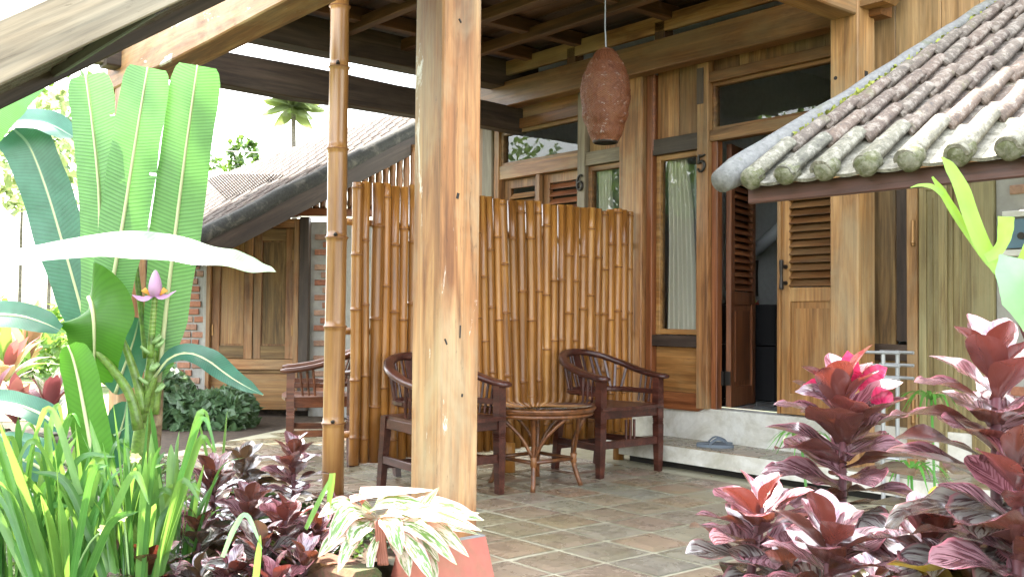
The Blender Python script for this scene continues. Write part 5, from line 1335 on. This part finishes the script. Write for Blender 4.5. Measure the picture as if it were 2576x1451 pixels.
# ------------------------------------------------------------------ variegated plant before the post
vb = pd(960, 1400, 3.6); VP = thing('variegated_plant', (vb.x, vb.y, vb.z), 'drooping white and green variegated plant with pink undersides in front of the post', 'plant')
vl = [(1010, 1290, 1090, 1292, 1212, 1335, 24, 3.46), (1000, 1310, 1075, 1345, 1150, 1420, 24, 3.46), (1000, 1330, 1050, 1390, 1090, 1465, 22, 3.45), (1020, 1300, 1110, 1300, 1205, 1290, 20, 3.5), (945, 1290, 905, 1245, 1090, 1232, 24, 3.68), (930, 1295, 960, 1262, 1080, 1270, 34, 3.65), (950, 1300, 1040, 1300, 1105, 1225, 30, 3.62), (970, 1300, 1080, 1275, 1218, 1308, 36, 3.59),
      (975, 1310, 1080, 1310, 1208, 1345, 18, 3.62), (980, 1310, 1090, 1325, 1180, 1400, 28, 3.56), (980, 1320, 1050, 1335, 1105, 1412, 26, 3.55), (985, 1330, 1040, 1365, 1068, 1440, 30, 3.53),
      (970, 1330, 1010, 1375, 1030, 1450, 26, 3.53), (940, 1300, 880, 1290, 825, 1375, 34, 3.62), (940, 1310, 905, 1330, 880, 1370, 32, 3.59), (930, 1300, 860, 1268, 800, 1300, 26, 3.68), (945, 1300, 860, 1340, 800, 1400, 28, 3.62),
      (960, 1330, 935, 1390, 930, 1451, 14, 3.56), (990, 1320, 1050, 1320, 1120, 1390, 24, 3.50), (960, 1300, 985, 1320, 1010, 1395, 30, 3.51), (950, 1310, 985, 1285, 1060, 1300, 28, 3.57), (930, 1310, 880, 1370, 850, 1440, 20, 3.56), (990, 1340, 1075, 1400, 1100, 1470, 18, 3.53)]
for i, (x0, y0, x1, y1, x2, y2, w, dd) in enumerate(vl):
    g = G(); ribbon(g, [pd(x0, y0, dd + .08), pd(x1, y1, dd), pd(x2, y2, dd - .05)], [(0, .15 * w * dd / FPX), (.2, .65 * w * dd / FPX), (.45, w * dd / FPX), (.75, .7 * w * dd / FPX), (.92, .3 * w * dd / FPX), (1, .001)], (UP - CF * .75), .22, .05, 1.6, 0, 6, 24, i)
    g.obj('leaf', L['varieg'], VP, True)
for i in range(4): stalk(VP, [(955 + i * 6, 1420), (950 + i * 6, 1370), (945 + i * 7, 1310)], 3.6, .008, .005, plain('pink_stalk', (.30, .12, .08), .5) if i == 0 else D.materials['pink_stalk'], 'stalk')

# ------------------------------------------------------------------ staghorn frond and pale leaf at the right edge
sf = pd(2560, 820, 1.75); FR = thing('staghorn_frond', sf, 'lime green forked fern frond rising at the right edge before the green door', 'fern')
def lobe(sp, ws, dd=1.75, nm='lobe', up=.3, mat=None):
    g = G(); ribbon(g, [pd(x, y, dd) for x, y in sp], [(i / (len(ws) - 1), w * dd / FPX) for i, w in enumerate(ws)], (-CF + UP * up), .12, .04, 4, 0, 6, 24, sp[0][0]); return g.obj(nm, mat or L['fern'], FR, True)
lobe([(2528, 705), (2505, 668), (2470, 615), (2442, 545), (2420, 480), (2392, 425), (2368, 395)], [10, 20, 22, 22, 21, 16, 3])
lobe([(2512, 690), (2480, 655), (2440, 595), (2398, 530), (2368, 480), (2345, 445)], [4, 8, 11, 12, 10, 3], 1.77)
lobe([(2372, 490), (2345, 470), (2315, 466), (2290, 472)], [8, 7, 4, 1], 1.76)
lobe([(2480, 650), (2500, 640), (2520, 615), (2528, 580), (2530, 545)], [12, 13, 14, 20, 21], 1.73)
lobe([(2520, 700), (2560, 675), (2590, 620), (2605, 560)], [12, 14, 16, 14], 1.74)
lobe([(2516, 690), (2528, 720), (2540, 752)], [16, 14, 3], 1.75)
stalk(FR, [(2512, 688), (2535, 745), (2560, 800), (2580, 850)], 1.755, .003, .0035, MT['cstem'], 'stipe')
g = G(); ribbon(g, [pd(2515, 640, 1.7), pd(2550, 690, 1.68), pd(2580, 750, 1.68), pd(2600, 820, 1.7)], [(0, .002), (.25, .028), (.6, .040), (1, .02)], (-CF + UP * .4 + CR * -.3), .15, .05, 1, 0, 6, 16)
pl_ = thing('climber_leaf', pd(2560, 700, 1.7), 'smooth pale green leaf at the right edge under the fern frond', 'leaf'); g.obj('leaf', L['paleleaf'], pl_, True)
# ------------------------------------------------------------------ umbrella sedges behind the tall cordyline
def sedge(top, base, n, r, lab):
    top, base = V(top), V(base); t = thing('umbrella_sedge', base, lab, 'plant', 'umbrella sedges by the steps')
    G().tube([base, base.lerp(top, .5) + V((.01, 0, 0)), top], .006, 6).obj('stem', L['sedge'], t, True)
    for k in range(n):
        a = k * 6.283 / n + .2; rr = random.Random(k); d_ = V((math.cos(a), math.sin(a), 0)); l = r * rr.uniform(.8, 1.15); g = G()
        ribbon(g, [top, top + d_ * l * .5 + V((0, 0, .03)), top + d_ * l + V((0, 0, -.06 * rr.random() - .02))], [(0, .006), (.4, .0085), (1, .001)], UP, .15, 0, 1, 0, 2, 8); g.obj('leaf', L['sedge'], t, True)
sedge(pd(2343, 1005, 4.2), pd(2350, 1500, 4.2), 16, .20, 'tallest umbrella sedge, right of the tall cordyline')
sedge(pd(2292, 1185, 3.8), pd(2300, 1560, 3.8), 14, .17, 'umbrella sedge right beside the tall cordyline stem, at mid height')
sedge(pd(2015, 1105, 4.0), pd(2040, 1450, 4.0), 14, .16, 'umbrella sedge peeping out left of the tall cordyline before the steps')
# ------------------------------------------------------------------ silvery ground cover by the far house
def leafmass(g, pts, size, rr, spread=1.0, nrm=None):
    for p in pts:
        n = V((rr.gauss(0, spread), rr.gauss(0, spread), 1)).normalized() if nrm is None else (nrm + V((rr.gauss(0, .6), rr.gauss(0, .6), rr.gauss(0, .6)))).normalized()
        a = n.cross(V((rr.gauss(0, 1), rr.gauss(0, 1), rr.gauss(0, 1)))).normalized(); b_ = n.cross(a); s = size * rr.uniform(.7, 1.3)
        g.add([p - a * s, p - a * s * .2 + b_ * s * .55 + n * s * .08, p + a * s - n * s * .15, p - a * s * .2 - b_ * s * .55 + n * s * .08], [(0, 1, 2, 3)], [(.5, 0), (1, .4), (.5, 1), (0, .4)])
rr = random.Random(5); gcb = pd(520, 1095, 9.6); GC = thing('silver_leaf_shrub', (gcb.x, gcb.y, 0), 'low silver-green leafy shrub along the foot of the brick house', 'shrub')
pts = []
for k in range(2100):
    q = rr.random(); x = 392 + q * 262; hmax = (.50 + .12 * math.sin(q * 9)) * (1 - q ** 3 * .55)
    zz = hmax * math.sqrt(rr.random()); fr = rr.uniform(0, .45) * (1 - zz / .62 * .5)
    p = pd(x, 1100, 10.2) ; p = V((p.x, p.y, zz - .12)) - Fh * (fr * 1.7 + .1); pts.append(p)
g = G(); leafmass(g, pts, .075, rr, .8, (-Fh * .6 + UP * .7)); tag(g.obj('foliage', L['cover'], GC), kind='stuff')
for k in range(12):
    p = pd(405 + k * 20, 1100, 10.4); G().tube([(p.x, p.y, -.1), (p.x + .03, p.y, .12), (p.x, p.y - .05, .3)], .006, 5).obj('stem', MT['trunk'], GC)
# ------------------------------------------------------------------ small filler greenery in the beds
def groundcover(nm, area, n, size, mat, lab, z0, zr):
    g = G(); rr = random.Random(len(nm)); pts = []
    for k in range(n):
        x0, x1, y0, y1 = area; pts.append(V((rr.uniform(x0, x1), rr.uniform(y0, y1), z0 + zr * rr.random() ** 1.5)))
    leafmass(g, pts, size, rr, .7); return tag(g.obj(nm, mat), kind='stuff')
groundcover('ground_cover', (-6.3, -3.35, 1.72, 2.3), 1500, .022, L['tree'], '', .12, .06)
groundcover('lawn_weeds', (-6.5, -2.6, -.2, 1.6), 3500, .026, L['tree'], '', -.3, .22)
groundcover('bed_foliage', (-1.9, .2, 1.0, 2.7), 1600, .03, L['tree'], '', -.15, .25)

# ------------------------------------------------------------------ dry leaves and crumbs of soil on the tiles and against the step
g = G(); rr = random.Random(77); pts = []
for k in range(70):
    x, y = rr.uniform(-6.5, -1.2), rr.uniform(2.5, 5.2)
    if rr.random() < .5: y = rr.choice((rr.uniform(5.15, 5.3), rr.uniform(2.42, 2.7)))
    pts.append(V((x, y, .016)))
leafmass(g, pts, .011, rr, .25); tag(g.obj('leaf_litter', plain('dry_leaf', (.14, .085, .04), .8)), kind='stuff')
# ------------------------------------------------------------------ garden at the back left
ew = thing('garden_edging', pd(80, 1080, 8.5), 'dark mossy stone edging of the bed at the far left', 'kerb')
a, b_ = pz(-120, 1085, -.05), pz(300, 1120, -.05)
for k in range(9):
    p, q = a.lerp(b_, k / 9), a.lerp(b_, (k + .96) / 9); G().bar(V((p.x, p.y, -.16)), V((q.x, q.y, -.16)), .16, .30 + .02 * (k % 3), ch=.02).obj('stone', MT['edge'], ew)
rk_ = pd(178, 1235, 4.9); g = G(); vs = []; fs = []; n, m_ = 16, 7
for j in range(m_ + 1):
    for i in range(n):
        a_ = 2 * math.pi * i / n; t = j / m_; r = .30 * math.sin(math.pi * (.06 + .9 * t) * .55 + .1) * (1 + .15 * MN.noise(V((math.cos(a_) * 1.3, math.sin(a_) * 1.3, t * 2))))
        vs.append((r * math.cos(a_) * 1.25, r * math.sin(a_), .09 - .25 * t))
for j in range(m_):
    for i in range(n): fs.append((j * n + i, j * n + (i + 1) % n, (j + 1) * n + (i + 1) % n, (j + 1) * n + i))
fs.append(tuple(range(n - 1, -1, -1))); g.add(vs, fs)
tag(g.obj('boulder', MT['stone'], None, True, Matrix.Translation(rk_)), 'flat grey-green boulder under the lowest banana leaf', 'rock')
def rosette(p, n, ln, w, mats, lab, seed, upr=(.5, 1.4), nm='garden_plant', grp='plants along the lawn'):
    p = V(p); t = thing(nm, p, lab, 'plant', grp); rr = random.Random(seed)
    for k in range(n):
        a = k * 2.4 + rr.uniform(-.3, .3); el = rr.uniform(*upr); l = ln * rr.uniform(.7, 1.15); d_ = V((math.cos(a) * math.cos(el), math.sin(a) * math.cos(el), math.sin(el)))
        g = G(); ribbon(g, [p, p + d_ * l * .55 + V((0, 0, .02)), p + d_ * l + V((0, 0, -.14 * l))], [(0, w * .2), (.35, w), (.7, w * .75), (1, .005)], UP + d_ * -.3, .2, .05, 2, 0, 4, 10, k); g.obj('leaf', mats[k % len(mats)], t, True)
rosette(pd(40, 1065, 7.5), 16, .42, .055, [L['varieg'], L['redbg'], L['redbg']], 'red and white striped plant nearest the dark edging', 1)
rosette(pd(125, 1050, 7.6), 16, .40, .055, [L['varieg'], L['redbg']], 'striped red-stemmed plant between the edging and the banana leaf', 2)
rosette(pd(-30, 1040, 8.2), 14, .5, .05, [L['redbg'], L['orange']], 'dark red plant at the extreme left above the edging', 3)
rosette(pd(15, 960, 12.5), 22, .95, .075, [L['orange'], L['redbg'], L['bush']], 'orange-red croton standing on the lawn at the far left', 4, (.3, 1.5))
rosette(pd(75, 905, 14.5), 20, 1.0, .08, [L['orange'], L['bush']], 'pink and green croton behind the orange one', 5, (.3, 1.5))
def leafball(nm, p, rx, rz, n, size, mat, lab, seed, trunk=None, cat='tree', grp=None, clumps=26, base=None):
    """crown of leaf clumps on a limbed trunk"""
    p = V(p); t = thing(nm, (p.x, p.y, 0), lab, cat, grp); rr = random.Random(seed); g = G(); cs_ = []
    for k in range(clumps):
        d_ = V((rr.gauss(0, 1), rr.gauss(0, 1), rr.gauss(0, .8))).normalized() * rr.random() ** .45; cs_.append((p + V((d_.x * rx, d_.y * rx, d_.z * rz)), rr.uniform(.16, .34) * rx))
    pts = []
    for k in range(n):
        c, r = cs_[rr.randrange(clumps)]; d_ = V((rr.gauss(0, 1), rr.gauss(0, 1), rr.gauss(0, .8))).normalized() * r * rr.random() ** .4; pts.append(c + d_)
    leafmass(g, pts, size, rr, 1.0); g.obj('crown', mat, t)
    if trunk:
        tr = G(); z0 = -.2; bx, by = base or (p.x, p.y); tr.tube(crom([(bx, by, z0), V((bx, by, p.z * .45)).lerp(V((p.x, p.y, p.z * .45)), .08), V((bx, by, p.z * .8)).lerp(V((p.x, p.y, p.z * .8)), .6), (p.x, p.y, p.z)], 12), [trunk * (1 - .6 * i / 11) for i in range(12)], 10); t_ = tr.obj('trunk', MT['trunk'], t, True)
        for k in range(6):
            c, r = cs_[k]; G().tube([(p.x, p.y, p.z - rz * .6), V((p.x, p.y, p.z - rz * .4)).lerp(c, .5) + V((0, 0, -.1 * rx)), c], [trunk * .4, trunk * .25, trunk * .1], 6).obj('limb', MT['trunk'], t, True)
    return t
leafball('garden_shrub', pd(120, 880, 17), 1.3, .75, 1500, .10, L['bush'], 'bright leafy shrub behind the lawn, below the hanging banana leaf', 11, None, 'shrub', 'shrubs beyond the lawn')
leafball('garden_shrub', pd(10, 870, 18), 1.5, .8, 1500, .10, L['bush'], 'leafy shrub behind the lawn at the left edge', 12, None, 'shrub', 'shrubs beyond the lawn')
leafball('garden_shrub', pd(262, 900, 15), .9, .7, 1000, .09, L['bush'], 'shrub glimpsed between banana petioles', 13, None, 'shrub', 'shrubs beyond the lawn')
leafball('garden_tree', pd(60, 300, 26), 2.6, 2.2, 900, .16, L['tree'], 'thin-leaved tree beyond the lawn at upper left', 14, .05, 'tree', 'trees beyond the houses')
leafball('garden_tree', pd(130, 420, 24), 1.6, 1.8, 700, .15, L['palm'], 'drooping pale tree left of the upright banana leaves', 15, .05, 'tree', 'trees beyond the houses')
leafball('garden_tree', pd(600, 420, 34), 1.1, .9, 420, .15, L['tree'], 'small sunlit tree over the left end of the mossy roof', 16, .1, 'tree', 'trees beyond the houses')
leafball('garden_tree', pd(560, 500, 32), 1.4, .9, 500, .16, L['bush'], 'yellow-green tree right behind the mossy roof', 17, .1, 'tree', 'trees beyond the houses')
def palm(base, top, lab, seed, fl=3.2, nf=14, tr=.14):
    base, top = V(base), V(top); t = thing('coconut_palm', base, lab, 'palm', None); rr = random.Random(seed)
    G().tube(crom([base, base.lerp(top, .5) + V((.2, 0, 0)), top], 16), [tr * (1.2 - .4 * i / 15) for i in range(16)], 10).obj('trunk', MT['trunk'], t, True)
    g = G()
    for i in range(36):
        s = i / 35; c = V((fl * s, 0, .25 * fl * s - .55 * fl * s * s)); ln = .55 * (math.sin(math.pi * min(1, s * .9 + .08))) + .05
        for sd in (-1, 1): g.add([c, c + V((.10, 0, 0)), c + V((.36 * ln, sd * ln * .8, -.55 * ln)), c + V((.22 * ln, sd * ln * .8, -.56 * ln))], [(0, 1, 2, 3)], [(.4, 0), (.6, 0), (.6, 1), (.4, 1)])
    g.tube([V((fl * s, 0, .25 * fl * s - .55 * fl * s * s)) for s in [i / 9 for i in range(10)]], [.035 * (1 - .09 * i) for i in range(10)], 5)
    me = g.mesh('frond', L['palm'])
    for k in range(nf):
        a = k * 2.4; el = rr.uniform(-.35, 1.45); link('frond', me, t, Matrix.Translation(top) @ Matrix.Rotation(a, 4, 'Z') @ Matrix.Rotation(-el, 4, 'Y'))
    for k in range(5): G().lathe([(0, -.14), (.1, -.08), (.12, 0), (.08, .1), (0, .13)], 10, top + V((.2 * math.cos(k * 1.3), .2 * math.sin(k * 1.3), -.22))).obj('coconut', MT['greenfr'], t, True)
tb = pd(734, 800, 48); palm((tb.x, tb.y, 0), pd(738, 268, 48), 'slender coconut palm in the gap left of the bamboo pole', 3, 1.5, 30, .13)
# overhead wire
tag(G().tube(crom([pd(420, 372, 20), pd(640, 384, 20), pd(860, 396, 20)], 12), .008, 5).obj('overhead_wire', MT['iron']), 'thin wire strung above the mossy roof', 'wire')
# trees of the near side of the garden: behind the camera, they show in the window panes
for i, (x, y, z, rx, rz) in enumerate(((-11.5, -6.5, 3.0, 2.8, 2.7), (-16.5, -8, 3.6, 3.2, 3.2), (-21.5, -7, 3.4, 3.2, 3.0), (-27, -7.5, 3.8, 3.4, 3.3), (-5.5, -10, 2.6, 2.6, 2.2), (-32, -5, 3.8, 3.4, 3.2))):
    leafball('garden_tree', (x, y, z), rx, rz, 3600, .13, L['bush'], ['leafy tree of the near garden, facing the window of door 5', 'large leafy tree of the near garden, facing door 6', 'leafy tree of the near garden, mirrored by the window of door 6', 'leafy tree far to the left in the near garden', 'round leafy tree of the near garden, nearest the right-hand bed', 'leafy tree at the far left end of the near garden'][i], 30 + i, .14, 'tree', 'trees on the near side of the garden', 40)
leafball('added_shade_tree', (-11.8, 2.7, 9.2), 2.9, 1.8, 7500, .16, L['tree'], 'unseen tall tree left of the terrace, added to shade its floor', 50, .2, 'tree', None, 50, (-11.2, -.6))  # added out of view to block sun from the terrace floor
leafball('added_shade_tree', (-3.6, 1.35, 5.9), .9, .5, 1700, .10, L['tree'], 'unseen slender leaning tree, its crown added to shade the right-hand bed', 51, .06, 'tree', None, 24, (-6.2, -.8))  # crown put out of view to keep sun off the right cordylines
